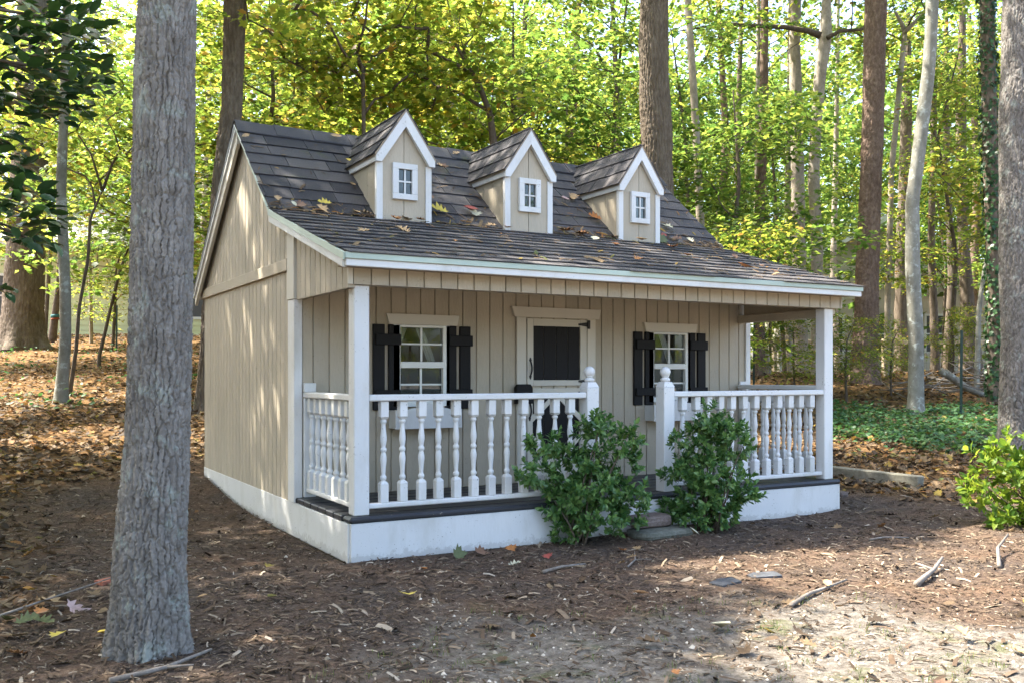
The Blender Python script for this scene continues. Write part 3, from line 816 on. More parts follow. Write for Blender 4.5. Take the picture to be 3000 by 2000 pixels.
def cellular(U, V, nu, seed):
    """distance to the nearest and second nearest cell, and how upright the crack between them stands (1 = vertical)"""
    f1 = np.full(U.shape, 9.); f2 = np.full(U.shape, 9.); iu = np.floor(U); iv = np.floor(V)
    x1 = np.zeros(U.shape); y1 = np.zeros(U.shape); x2 = np.zeros(U.shape); y2 = np.zeros(U.shape)
    for du in (-1, 0, 1):
        for dv in (-1, 0, 1):
            a = iu + du; b = iv + dv; am = a % nu
            px = a + .05 + .9*hash2(am, b, seed); py = b + .02 + .96*hash2(am, b, seed + 7)
            d = np.hypot(U - px, V - py)
            n1 = d < f1; n2 = (d < f2) & ~n1
            x2 = np.where(n1, x1, np.where(n2, px, x2)); y2 = np.where(n1, y1, np.where(n2, py, y2)); f2 = np.where(n1, f1, np.where(n2, d, f2))
            x1 = np.where(n1, px, x1); y1 = np.where(n1, py, y1); f1 = np.where(n1, d, f1)
    ax, ay = np.abs(x1 - x2), np.abs(y1 - y2)
    return f1, f2, ax/(ax + ay + 1e-6)

BARK = {  # cell width, cell height, depth
    'plates': (.0195, .095, .0165), 'ridges': (.045, .26, .030), 'pine': (.060, .125, .020), 'rough': (.034, .11, .020), 'smooth': (.05, .10, .0018), 'fine': (.018, .16, .005)}

def trunk_mesh(name, pts, radii, style, mat, na, nl, seed, flare=0, roots=5, vis=None):
    """tapered trunk with its bark as relief; pts relative to the tree's base"""
    pts = np.array(pts, float); radii = np.array(radii, float)
    seg = np.r_[0, np.cumsum(np.linalg.norm(np.diff(pts, axis=0), axis=1))]
    t = np.linspace(0, 1, nl) * seg[-1]
    if vis: t = np.r_[np.linspace(0, vis, int(nl*.9)), np.linspace(vis, seg[-1], nl - int(nl*.9) + 1)[1:]]
    # smooth interpolation
    def sm(v):
        x = np.interp(t, seg, v); w = max(3, nl // 24) if not vis else 5
        k = np.hanning(w + 2)[1:-1]; k /= k.sum(); return np.convolve(np.pad(x, (w//2, w - 1 - w//2), 'edge'), k, 'valid')
    P = np.stack([sm(pts[:, i]) for i in range(3)], 1); P[0] = pts[0]
    R = sm(radii)
    th = np.linspace(0, 2*np.pi, na, endpoint=False)
    TH, S = np.meshgrid(th, t); RR = np.repeat(R[:, None], na, 1)
    cw, ch, dep = BARK[style]; Rm = float(np.median(R))
    nu = max(6, int(round(2*np.pi*Rm/cw)))
    U = TH/(2*np.pi)*nu; V = S/ch
    warp = (vnoise(U*.5 % nu, V*.9, seed + 3) - .5)
    Uw = U + 1.5*(vnoise(U/nu*7, S/.28, seed + 20, 7) - .5) + .45*(vnoise(U/nu*19, S/.035, seed + 21, 19) - .5)
    rag = .34*(vnoise(U*2.3, S/.011, seed + 41) - .5) + .22*(vnoise(U*4.7, S/.006, seed + 42) - .5)
    f1, f2, up = cellular((Uw + rag) % nu, V + .9*warp + .16*(vnoise(U*3.0, S/.01, seed + 43) - .5), nu, seed)
    e = np.clip((f2 - f1)/(.20 if style in ('plates', 'pine', 'rough') else .27), 0, 1); e = e*e*(3 - 2*e)
    e = 1 - (1 - e)*(.38 + .62*up)
    kr = {'plates': .22, 'rough': .15, 'ridges': .7, 'fine': .6}.get(style, 0)
    rid = np.maximum(np.abs(np.sin(np.pi*(Uw + .5*np.sin(S/.21 + seed))))**.8, .85*vnoise(U*.8 % nu, S/.11, seed + 31))
    e = kr*rid + (1 - kr)*e
    h = (e - .6)*dep + (vnoise(U*5.1, S/.006, seed + 9, None) - .5)*dep*.30 + (vnoise(U*2.6, S/.03, seed + 10) - .5)*dep*.45 + (hash2(np.floor(U*.7), np.floor(V), seed) - .5)*0
    lump = (vnoise(TH/(2*np.pi)*5, S/.45, seed + 5, 5) - .5)*Rm*.12
    if flare:
        zz = np.clip(1 - S/(flare*1.0), 0, 1)**2
        lump = lump + RR*zz*(.16 + .34*np.maximum(0, np.cos(TH*roots + seed))*1.0)
    r = RR + h*np.clip(RR/Rm, .4, 1.6) + lump
    X = P[:, None, 0] + r*np.cos(TH); Y = P[:, None, 1] + r*np.sin(TH); Z = np.repeat(P[:, None, 2], na, 1)
    I = np.arange(na*nl).reshape(nl, na)
    F = np.stack([I[:-1], np.roll(I, -1, 1)[:-1], np.roll(I, -1, 1)[1:], I[1:]], -1).reshape(-1, 4)
    return np_mesh(name, np.stack([X, Y, Z], -1).reshape(-1, 3), F, mat, True)

SUNFLAT = SUN_DIR[:2]/SUN_DIR[2]
# places where the photograph shows the sun reaching the ground: no foliage hangs between them and the sun
LIT = [((2.65, -1.75), (.9, .22), .10), ((2.05, -2.02), (.4, .1), .3), ((1.30, -2.72), (.55, .08), -.4), ((-.6, 5.6), (.6, .1), -.5), ((6.4, 2.3), (.6, .1), -.6), ((4.1, -1.15), (.35, .1), 0)]
def blocks_lit(p, world_off, rad=.72):
    q = p + world_off; gx_ = q[:, 0] - SUNFLAT[0]*q[:, 2]; gy_ = q[:, 1] - SUNFLAT[1]*q[:, 2]
    bad = np.zeros(len(p), bool)
    for (cx, cy), (rx, ry), a in LIT:
        dx, dy = gx_ - cx, gy_ - cy; c, s = math.cos(a), math.sin(a)
        bad |= ((dx*c + dy*s)/(rx + rad))**2 + ((-dx*s + dy*c)/(ry + rad))**2 < 1
    return bad

def spray_leaves(centres, outward, per, rad, thick, size, rng, tmpl, tilt=.45, droop=.25):
    """flat sprays of leaves round each centre"""
    n = len(centres)
    per_i = rng.poisson(per, n); idx = np.repeat(np.arange(n), per_i); m = len(idx)
    a = rng.uniform(0, 2*np.pi, m); r = np.sqrt(rng.uniform(0, 1, m))*rad*rng.uniform(.6, 1.25, n)[idx]
    off = np.stack([np.cos(a)*r, np.sin(a)*r, rng.normal(0, thick, m) - droop*(r**2)/rad], 1)
    # every spray is tipped its own way
    tip = rng.normal(0, .22, (n, 2))[idx]; off[:, 2] += off[:, 0]*tip[:, 0] + off[:, 1]*tip[:, 1]
    pos = centres[idx] + off
    nrm = np.stack([rng.normal(0, tilt, m) - tip[:, 0], rng.normal(0, tilt, m) - tip[:, 1], np.ones(m)], 1)
    hd = off*np.array([1, 1, .3]) + rng.normal(0, .35*rad, (m, 3)); hd[:, 2] -= .10
    rot = frames(nrm, hd)
    return scatter(tmpl[0], tmpl[1], pos, rot, size*rng.uniform(.6, 1.2, m))

def make_crown(rng, trunk_top, shape, n_spray, per, rad, size, tmpl=LEAF2, tilt=.45, thick=.05, branch_r=.02, world_off=None, trunk_pts=None, leaf_keep=None):
    """shape: list of (centre, radii) ellipsoids. returns (leaf V, leaf F, limb MB)"""
    C = []; 
    vols = np.array([np.prod(r)**.75 for c, r in shape]); cnt = (vols/vols.sum()*n_spray).astype(int) + 1
    for (c, r), k in zip(shape, cnt):
        d = rng.normal(size=(k, 3)); d /= np.linalg.norm(d, axis=1, keepdims=True)
        q = rng.uniform(.25, 1, k)**(1/2.4)
        C.append(np.array(c) + d*q[:, None]*np.array(r))
    C = np.concatenate(C)
    if world_off is not None: C = C[~blocks_lit(C, np.array(world_off))]
    V, F = spray_leaves(C, None, per, rad, thick, size, rng, tmpl, tilt)
    mb = MB(); tp = np.array(trunk_pts, float); n = len(C)
    ax = np.stack([np.interp(C[:, 2], tp[:, 2], tp[:, 0]), np.interp(C[:, 2], tp[:, 2], tp[:, 1])], 1)
    da = np.hypot(C[:, 0] - ax[:, 0], C[:, 1] - ax[:, 1]) + np.maximum(0, C[:, 2] - tp[-1, 2])
    order = np.argsort(da); kids = np.ones(n); par = np.full(n, -1); root_pt = np.zeros((n, 3))
    for q, i in enumerate(order):          # every spray hangs on the nearest one nearer the trunk, or on the trunk
        h = float(np.clip(C[i, 2] - .55*da[i] - .1, tp[0, 2] + .28*(tp[-1, 2] - tp[0, 2]), tp[-1, 2]))
        root_pt[i] = [np.interp(h, tp[:, 2], tp[:, k]) for k in range(3)]; best = np.linalg.norm(C[i] - root_pt[i])*.80
        if q:
            prev = order[:q]; d = np.linalg.norm(C[prev] - C[i], axis=1) + .5*np.maximum(0, C[prev, 2] - C[i, 2]) + .15
            m = int(np.argmin(d))
            if d[m] < best: par[i] = prev[m]
    for i in order[::-1]:
        if par[i] >= 0: kids[par[i]] += kids[i]
    for i in order:
        a = root_pt[i] if par[i] < 0 else C[par[i]]; c = C[i]; L = np.linalg.norm(c - a)
        m1 = a*.5 + c*.5 + rng.normal(0, .06*L, 3) + np.array([0, 0, .06*L]); r0 = branch_r*.28*math.sqrt(kids[i]) + .002
        mb.tube([a, m1, c], [r0, r0*.8, r0*.55], 4)
    return V, F, mb

def tree(name, label, base, pts, radii, style, mat, na, nl, seed, crown=None, group=None, flare=0, cat='tree', leaf=None, vis=None):
    root = tag(empty(name, tuple(base)), label, cat, group)
    link('trunk', trunk_mesh('trunk', pts, radii, style, mat, na, nl, seed, flare, vis=vis), root)
    if crown:
        rng = np.random.default_rng(seed)
        V, F, mb = make_crown(rng, pts[-1], trunk_pts=pts, world_off=base, **crown)
        tag(mb.build('limbs', B_TWIG, root, smooth=True), kind='stuff')
        link('crown', np_mesh('crown', V, F, leaf), root)
    return root

def px_trunk(rows, depth, base_z=None):
    """trunk axis from photograph rows [(u, v, width)], standing `depth` metres away -> base, relative points, radii"""
    P = [at(u, v, depth) for u, v, w in rows]; R = [w*.5*depth/FPX for u, v, w in rows]
    b = P[0].copy()
    g = gz(b[0], b[1]); low = g - .08
    if P[0][2] > low + .05:       # carry the trunk on down to the ground behind what hides it
        P.insert(0, np.array([P[0][0], P[0][1], low])); R.insert(0, R[0]*1.12)
    else: P[0][2] = low
    base = np.array([P[0][0], P[0][1], g])
    return base, [p - base for p in P], R

def grow(pts, radii, top_z, lean=(0, 0), rtop=.35):
    """carry a trunk above the frame to its crown"""
    p = np.array(pts[-1]); h = top_z - p[2]
    if h <= 0: return pts, radii
    q = p + np.array([lean[0], lean[1], h]); return pts + [p*.5 + q*.5, q], radii + [radii[-1]*.75, radii[-1]*rtop]

# ------------------------------------------------------------------ the trees one can tell apart
S = 1.2755
# near trunk at the left of the playhouse
b, p, r = px_trunk([(343*S, 1502*S, 158*S), (344*S, 1420*S, 160*S), (345*S, 1300*S, 152*S), (362*S, 1000*S, 132*S), (370*S, 700*S, 130*S), (374*S, 400*S, 128*S), (386*S, 0, 118*S)], 3.39)
p, r = grow(p, r, 9.5, (.1, .9))
tree('hickory_tree', 'thick grey furrowed trunk standing nearest, in front of the playhouse side wall', b, p, r, 'plates', B_GREY, 300, 760, 3, vis=2.75, crown=
     dict(shape=[((.2, 2.1, 8.0), (2.8, 2.4, 1.2)), ((-1.4, 3.2, 9.2), (2.6, 2.4, 1.0)), ((-1.2, 1.6, 7.0), (1.7, 1.6, .8)), ((-2.2, 2.0, 8.4), (1.6, 1.6, .8))], n_spray=250, per=120, rad=.50, size=.12), leaf=MID, flare=.35)
# trunk behind the left gable
b, p, r = px_trunk([(474*S, 945*S, 46*S), (512*S, 400*S, 42*S), (533*S, 250*S, 43*S), (540*S, 0, 44*S)], 11.5)
p, r = grow(p, r, 12.5, (.3, .2))
tree('oak_tree', 'dark rough trunk rising just behind the left end of the playhouse roof', b, p, r, 'ridges', B_OAK, 130, 420, 4, vis=5.6, crown=
     dict(shape=[((.4, .2, 9.8), (3.4, 3.2, 2.0)), ((-1.5, -.8, 8.6), (2.4, 2.4, 1.4)), ((1.4, -2.6, 8.4), (2.8, 2.2, 1.0)), ((-1.6, -2.6, 8.2), (2.0, 1.8, .9))], n_spray=165, per=110, rad=.5, size=.13), leaf=YEL, flare=.5)
# big oak behind the roof, right of the third dormer
b, p, r = px_trunk([(1925, 750, 92), (1926, 500, 90), (1916, 200, 82), (1916, 0, 80)], 14)
p, r = grow(p, r, 14, (.3, .5))
tree('oak_tree', 'thick dark ridged trunk behind the roof, beside the dormer farthest from the tree-side wall', b, p, r, 'ridges', B_OAK, 150, 420, 5, vis=7.2, crown=
     dict(shape=[((.2, .3, 11), (4, 3.6, 2.6)), ((-2, -2, 9.4), (2.6, 2.4, 1.5))], n_spray=110, per=50, rad=.65, size=.15), leaf=MID, flare=.5)
# thin pale trunk
b, p, r = px_trunk([(2052, 640, 24), (2036, 330, 22), (2015, 0, 20)], 18)
p, r = grow(p, r, 13, (-.1, 0))
tree('young_tree', 'thin pale sunlit trunk close to the right of the thick dark oak', b, p, r, 'smooth', B_PALE, 24, 140, 6,
     dict(shape=[((0, 0, 10.5), (2.2, 2.2, 2.2))], n_spray=90, per=45, rad=.6, size=.14), leaf=YEL)
b, p, r = px_trunk([(2225, 900, 28), (2226, 600, 26), (2238, 350, 24), (2240, 0, 20)], 20)
p, r = grow(p, r, 15, (.1, 0))
tree('pine_tree', 'slim reddish brown trunk with dead twigs, behind the low right roof slope', b, p, r, 'pine', B_PINE, 28, 160, 7,
     dict(shape=[((0, 0, 13), (2.4, 2.4, 2.4))], n_spray=90, per=45, rad=.6, size=.14), leaf=DEEP)
b, p, r = px_trunk([(2345, 1010, 40), (2340, 700, 36), (2335, 400, 34), (2328, 120, 30), (2332, 0, 28)], 22)
p, r = grow(p, r, 16, (.2, 0))
tree('oak_tree', 'straight brown grey trunk half hidden by leaves, above the porch roof corner', b, p, r, 'ridges', B_PALE, 32, 200, 8,
     dict(shape=[((0, 0, 13), (3.2, 3.2, 2.6))], n_spray=120, per=45, rad=.65, size=.15), leaf=MID)
# crooked trunk with the long branch
b, p, r = px_trunk([(2393, 1105, 36), (2395, 900, 34), (2393, 700, 33), (2383, 520, 33), (2390, 380, 32), (2402, 220, 33), (2418, 110, 38), (2421, 0, 24)], 19.5)
p, r = grow(p, r, 13, (.3, 0))
t6 = tree('maple_tree', 'crooked grey trunk with a long bare branch reaching left across the woods', b, p, r, 'smooth', B_PALE, 36, 220, 9,
     dict(shape=[((0, 0, 10.5), (2.6, 2.6, 2.2))], n_spray=110, per=45, rad=.6, size=.14), leaf=YEL)
br = [at(u, v, 19.3) - b for u, v in [(2404, 105), (2370, 92), (2300, 80), (2200, 76), (2130, 70), (2060, 80), (1990, 92)]]
MB().tube(br, [.075, .055, .05, .042, .035, .025, .012], 8).build('branch', B_TWIG, t6, smooth=True)
br = [at(u, v, 19.3) - b for u, v in [(2424, 112), (2460, 92), (2520, 88), (2560, 70)]]
MB().tube(br, [.05, .04, .03, .02], 7).build('branch', B_TWIG, t6, smooth=True)
# pine with plated bark
b, p, r = px_trunk([(2530, 1135, 78), (2535, 1000, 70), (2545, 700, 60), (2556, 400, 59), (2565, 0, 60)], 17.8)
p, r = grow(p, r, 17, (.2, 0))
tree('pine_tree', 'tall pine trunk with reddish plated bark behind the right porch post', b, p, r, 'pine', B_PINE, 110, 460, 10, vis=7.6, crown=
     dict(shape=[((0, 0, 15), (3.2, 3.2, 2.6))], n_spray=70, per=50, rad=.6, size=.14), leaf=DEEP, flare=.6)
b, p, r = px_trunk([(2600, 1100, 20), (2600, 900, 17), (2612, 500, 16), (2640, 200, 15), (2652, 90, 15), (2620, 30, 9)], 20.5)
t8 = tree('young_tree', 'slender pale sunlit trunk between the pine and the spotted grey trunk', b, p, r, 'smooth', B_PALE, 20, 150, 12,
     dict(shape=[((0, 0, 8.5), (1.8, 1.8, 1.4))], n_spray=50, per=40, rad=.5, size=.13), leaf=YEL)
br = [at(u, v, 20.4) - b for u, v in [(2652, 95), (2680, 65), (2710, 35), (2740, 5)]]
MB().tube(br, [.05, .04, .03, .02], 7).build('branch', B_PALE, t8, smooth=True)
# beech
b, p, r = px_trunk([(2682, 1218, 54), (2683, 1170, 46), (2684, 1000, 42), (2674, 800, 42), (2672, 600, 38), (2700, 380, 38), (2722, 200, 36), (2732, 0, 35)], 12.85)
p, r = grow(p, r, 10.5, (.3, .2))
be = tree('beech_tree', 'smooth grey trunk spotted with pale lichen, leaning gently among green ground cover', b, p, r, 'smooth', B_BEECH, 64, 380, 13,
     dict(shape=[((.4, .3, 8.2), (2.4, 2.4, 1.8))], n_spray=60, per=55, rad=.55, size=.13), leaf=YEL, flare=.25)
# ivy-clad trunk
b, p, r = px_trunk([(2915, 1180, 46), (2918, 900, 40), (2905, 600, 40), (2897, 300, 40), (2892, 0, 40)], 14.3)
p, r = grow(p, r, 13, (.1, .2))
iv = tree('ivy_clad_tree', 'dark trunk wrapped in climbing ivy, just left of the tree at the frame edge', b, p, r, 'fine', B_OAK, 44, 260, 14,
     dict(shape=[((.2, .3, 10.5), (2.8, 2.8, 2.2))], n_spray=50, per=50, rad=.6, size=.14), leaf=MID)
rg = np.random.default_rng(5); n = 2600
zz = rg.uniform(.1, 7.2, n); tp = np.array(p); rr = np.interp(zz, tp[:, 2], np.array(r)) + rg.uniform(.0, .05, n)*(.3 + vnoise(zz*1.4, zz*0, 3))
aa = rg.uniform(0, 2*np.pi, n); dirs = np.stack([np.cos(aa), np.sin(aa), np.zeros(n)], 1)
pos = np.stack([np.interp(zz, tp[:, 2], tp[:, 0]), np.interp(zz, tp[:, 2], tp[:, 1]), zz], 1) + dirs*rr[:, None]
V, F = scatter(*MAPLE, pos, frames(dirs + rg.normal(0, .4, (n, 3)) + np.array([0, 0, .35]), np.tile([0, 0, -1.0], (n, 1)) + rg.normal(0, .5, (n, 3))), rg.uniform(.04, .08, n))
tag(link('ivy', np_mesh('ivy', V, F, IVY), iv), kind='stuff')
# tree at the right edge
b, p, r = px_trunk([(2996, 1330, 140), (2995, 1250, 122), (2995, 1000, 114), (2992, 700, 114), (2992, 350, 112), (3003, 0, 112)], 9.65)
p, r = grow(p, r, 12, (.2, .3))
tree('oak_tree', 'thick grey brown trunk cut by the right edge of the picture', b, p, r, 'rough', B_GROAK, 260, 560, 15, vis=5.2, crown=
     dict(shape=[((.5, .6, 9.5), (3.2, 3, 2.2)), ((-2.2, 1.8, 8), (2, 2, 1.4))], n_spray=60, per=55, rad=.6, size=.14), leaf=MID, flare=.4)
# far left oak
b, p, r = px_trunk([(62, 1022, 138), (66, 960, 116), (72, 800, 104), (82, 600, 98), (95, 300, 92), (100, 0, 88)], 20)
p, r = grow(p, r, 16, (.4, .2))
tree('oak_tree', 'massive brown oak trunk at the far left, below the dark glossy leaves', b, p, r, 'ridges', B_OAK, 110, 460, 16,
     dict(shape=[((.2, .3, 13), (4.2, 4, 2.8))], n_spray=110, per=48, rad=.65, size=.15), leaf=YEL, flare=.7)
# slim trunk in front of it, and its thin neighbour
b, p, r = px_trunk([(178, 1182, 44), (182, 1120, 36), (192, 1000, 31), (191, 850, 30), (178, 560, 28), (188, 320, 26), (196, 0, 24)], 12.2)
p, r = grow(p, r, 8.5, (.2, .2))
tree('young_tree', 'slim grey trunk rising from leaf litter, left of the near furrowed trunk', b, p, r, 'smooth', B_BEECH, 40, 260, 17,
     dict(shape=[((0, .2, 7.2), (1.9, 1.9, 1.6))], n_spray=90, per=50, rad=.5, size=.12), leaf=YEL, flare=.2)
b, p, r = px_trunk([(203, 1160, 14), (222, 1030, 11), (232, 900, 10), (258, 760, 9), (265, 640, 8), (300, 560, 5)], 12.8)
tree('sapling', 'thin dark leaning stem beside the slim grey trunk in the leaf litter', b, p, r, 'smooth', B_TWIG, 12, 60, 18,
     dict(shape=[((.4, .3, 3.6), (.9, .9, .7))], n_spray=26, per=34, rad=.4, size=.11), leaf=YEL)
b, p, r = px_trunk([(290, 1048, 11), (325, 900, 9), (350, 800, 9), (385, 700, 6), (400, 640, 4)], 16.5)
tree('sapling', 'thin dark stem leaning right behind the slim grey trunk, near the green post', b, p, r, 'smooth', B_TWIG, 12, 60, 19,
     dict(shape=[((.6, .2, 3.4), (1.2, 1.2, .8))], n_spray=40, per=34, rad=.42, size=.11), leaf=YEL)
b, p, r = px_trunk([(268, 1010, 11), (266, 900, 10), (264, 760, 9), (262, 600, 8), (270, 450, 6)], 21)
tree('sapling', 'straight thin stem in front of the pale yellow house', b, p, r, 'smooth', B_PALE, 12, 60, 20,
     dict(shape=[((0, 0, 5.2), (1.5, 1.5, 1.6))], n_spray=60, per=36, rad=.45, size=.12), leaf=YEL)
b, p, r = px_trunk([(152, 1000, 26), (160, 930, 20), (170, 850, 16), (176, 760, 14), (180, 500, 12)], 21.5)
t = tree('young_tree', 'brown trunk banded with teal and red paint behind the slim grey trunk', b, p, r, 'smooth', B_TWIG, 18, 90, 21,
     dict(shape=[((0, 0, 7), (1.6, 1.6, 1.4))], n_spray=50, per=36, rad=.5, size=.12), leaf=YEL)
PTEAL = paint('teal_paint', (.03, .13, .13), .7); PRED = paint('red_paint', (.22, .05, .02), .7)
for v0_, v1_, mm in ((922, 931, PTEAL), (932, 937, PRED)):
    c0, c1 = at(162, v1_, 21.5) - b, at(161, v0_, 21.5) - b; MB().tube([c0, c1], [.095, .090], 14).build('paint_band', mm, t, smooth=True)
# slim trunks seen between the dormers
b, p, r = px_trunk([(1262, 600, 40), (1262, 430, 38), (1252, 300, 36), (1232, 120, 30), (1225, 0, 26)], 20)
p, r = grow(p, r, 14, (-.2, 0))
tree('pine_tree', 'reddish pine trunk showing between the first and second dormers', b, p, r, 'pine', B_PINE, 36, 220, 22,
     dict(shape=[((0, 0, 12), (2.6, 2.6, 2.2))], n_spray=100, per=45, rad=.6, size=.14), leaf=YEL)
b, p, r = px_trunk([(1312, 600, 24), (1315, 430, 22), (1322, 250, 22), (1330, 0, 18)], 23)
p, r = grow(p, r, 14, (0, 0))
tree('young_tree', 'pale slim trunk just right of the reddish pine between the dormers', b, p, r, 'smooth', B_PALE, 22, 140, 23,
     dict(shape=[((0, 0, 12), (2.4, 2.4, 2))], n_spray=90, per=45, rad=.6, size=.14), leaf=YEL)
b, p, r = px_trunk([(1450, 560, 22), (1447, 420, 22), (1435, 330, 20), (1400, 240, 16), (1362, 180, 12), (1330, 120, 8)], 13)
tree('maple_tree', 'small dark maple bending left above the middle dormer', b, p, r, 'smooth', B_TWIG, 20, 120, 24,
     dict(shape=[((-1.0, .6, 5.2), (1.6, 1.3, .9)), ((-.2, .4, 4.2), (1.4, 1.2, .6))], n_spray=95, per=42, rad=.45, size=.11, tmpl=MAPLE), leaf=YEL)
b, p, r = px_trunk([(1068, 560, 13), (1066, 400, 12), (1063, 200, 11), (1040, 150, 8)], 12)
t = tree('maple_tree', 'slender dark maple forking above the ridge, left of the first dormer', b, p, r, 'smooth', B_TWIG, 16, 100, 25,
     dict(shape=[((-.4, .3, 5.1), (1.5, 1.3, .8)), ((.6, .6, 4.3), (1.3, 1.1, .5))], n_spray=90, per=42, rad=.45, size=.11, tmpl=MAPLE), leaf=YEL)
MB().tube([at(u, v, 12) - b for u, v in [(1064, 215), (1090, 165), (1125, 150), (1160, 120)]], [.022, .016, .012, .006], 6).build('branch', B_TWIG, t, smooth=True)

# more trunks right of the beech and behind the fence
for i, (rows, d, lab, mm, st) in enumerate([
    ([(2845, 1060, 60), (2835, 900, 38), (2822, 700, 30), (2815, 400, 28)], 24, 'dark flared trunk behind the rail fence, left of the ivy clad trunk', B_OAK, 'ridges'),
    ([(2740, 1060, 24), (2735, 900, 20), (2728, 700, 18), (2735, 420, 16)], 25, 'brown trunk behind the fence, just right of the spotted grey trunk', B_OAK, 'ridges'),
    ([(2640, 1050, 38), (2642, 800, 36), (2650, 560, 34), (2655, 350, 30)], 27, 'dark broad trunk behind the slender sunlit one', B_OAK, 'ridges'),
    ([(2862, 1120, 16), (2868, 900, 14), (2890, 760, 12), (2905, 700, 9)], 17, 'grey sapling leaning toward the ivy clad trunk', B_BEECH, 'smooth'),
    ([(2245, 1060, 26), (2225, 960, 20), (2215, 900, 18)], 21, 'lit brown trunk seen through the porch, beside the green post', B_PALE, 'fine'),
    ([(2310, 1060, 26), (2308, 960, 22), (2306, 880, 20)], 24, 'pale trunk seen through the porch opening, middle of the gap', B_PALE, 'fine')]):
    b, p, r = px_trunk(rows, d)
    p, r = grow(p, r, 10.5, (.1, 0))
    tree('woodland_tree', lab, b, p, r, st, mm, 26, 120, 40 + i, dict(shape=[((0, 0, 8.8), (2.2, 2.2, 1.8))], n_spray=36, per=40, rad=.6, size=.14), leaf=(YEL, MID)[i % 2])

# off to the left, where the shade on the playhouse comes from
for i, (x, y, h) in enumerate([(-5.4, 3.4, 9.5), (-4.6, 8.6, 11), (-7.6, 6.2, 11)]):
    z = gz(x, y); pts = [(0, 0, -.1), (.1, .1, 3), (.0, .2, 6), (.2, .1, h)]
    tree('shade_tree', ['tall leafy tree beside the glossy evergreen, left of the picture', 'tall leafy tree up the slope, left of the picture', 'tall leafy tree farthest left of the picture'][i], (x, y, z), pts, [.2, .17, .15, .06], 'ridges', B_OAK, 40, 160, 60 + i,
         dict(shape=[((.3, 0, 8.2), (3.2, 3.0, 2.0)), ((1.6, -.8, 7), (2, 2, 1.1)), ((2.3, 2.0, 7.6), (1.9, 1.9, .9))], n_spray=160, per=115, rad=.5, size=.13), leaf=MID)

# ------------------------------------------------------------------ understorey: leafy maples that fill the woods, four patterns
def proto(seed, h, rad, n_spray, per, size, leaf, tmpl):
    rng = np.random.default_rng(seed)
    pts = [(0, 0, -.15), (rng.normal(0, .08), rng.normal(0, .08), h*.35), (rng.normal(0, .2), rng.normal(0, .2), h*.7), (rng.normal(0, .3), rng.normal(0, .3), h)]
    shp = []
    for k in range(7):
        a = rng.uniform(0, 6.28); q = (k + .5)/7; z = h*(.28 + .74*q); ro = rad*(.75 - .35*abs(q - .4))
        shp.append(((math.cos(a)*ro*.6, math.sin(a)*ro*.6, z), (ro*.85, ro*.85, h*.075)))
    V, F, mb = make_crown(rng, pts[-1], shp, n_spray, per, .5, size, tmpl, .33, .04, .014, trunk_pts=pts)
    tm = trunk_mesh('trunk', pts, [.055, .045, .032, .010], 'smooth', B_TWIG, 12, 60, seed)
    return tm, mb.mesh('limbs', B_TWIG, True), np_mesh('crown', V, F, leaf)
PROTO = [proto(101, 6.5, 2.3, 135, 40, .12, YEL, MAPLE), proto(102, 8.0, 2.6, 150, 42, .12, YEL, LEAF4), proto(103, 7.2, 2.4, 140, 42, .125, MID, LEAF4), proto(104, 5.2, 2.1, 110, 40, .115, MID, MAPLE),
         proto(105, 9.5, 3.0, 150, 46, .15, MID, LEAF4), proto(106, 3.4, 1.7, 80, 42, .11, YEL, LEAF4), proto(107, 10.5, 3.0, 150, 46, .15, DEEP, LEAF4)]
def understorey(u, depth, k, sc, lab, grp, rz):
    q = at(u, HOR, depth); x, y = q[0], q[1]
    root = tag(empty('understorey_tree', (x, y, gz(x, y)), rz), lab, 'tree', grp)
    root.scale = (sc, sc, sc)
    for nm, me in zip(('trunk', 'limbs', 'crown'), PROTO[k]): link(nm, me, root)
    return root
R_ = random.Random(5)
LN = 'small yellow green maple in the woods behind the playhouse'
LF = 'leafy green tree deeper in the woods, beyond the small maples'
UNDER = [(-120, 17, 0, 1.0, 'small maple at the far left edge, behind the glossy evergreen'), (130, 25, 1, 1.0, 'small maple behind the massive left oak'), (480, 15.5, 3, 1.05, 'small green maple showing between the near trunk and the gable'),
         (640, 19, 1, 1.0, 'tall yellow maple above the left end of the ridge'), (770, 14.5, 0, .95, 'yellow maple spreading over the ridge left of the dormers'), (900, 17, 3, 1.15, 'green maple above the ridge left of the first dormer'),
         (1010, 21, 1, 1.05, 'yellow maple behind the slender forking one'), (1130, 16, 0, 1.05, 'yellow maple right behind the peak of the first dormer'), (1350, 18, 0, 1.1, 'yellow maple between the first and second dormers'),
         (1500, 15.5, 3, 1.2, 'green maple behind the peak of the second dormer'), (1640, 21, 1, 1.0, 'yellow maple between the second and third dormers'), (1760, 17, 2, 1.05, 'green maple just left of the thick dark oak'),
         (2040, 19, 2, 1.0, 'green maple just right of the thick dark oak'), (2150, 15, 3, .95, 'green maple above the right end of the playhouse roof'), (2300, 23, 2, 1.0, 'green maple behind the crooked trunk'),
         (2780, 20, 1, .9, 'yellow maple right of the spotted grey trunk'), (2930, 22, 1, 1.0, 'yellow maple behind the ivy clad trunk'), (3070, 17, 0, 1.0, 'yellow maple at the right edge of the picture')]
for u, d, k, sc, lab in UNDER: understorey(u, d, k, sc, lab, 'small maples behind the playhouse', R_.uniform(0, 6.28))
FAR = []
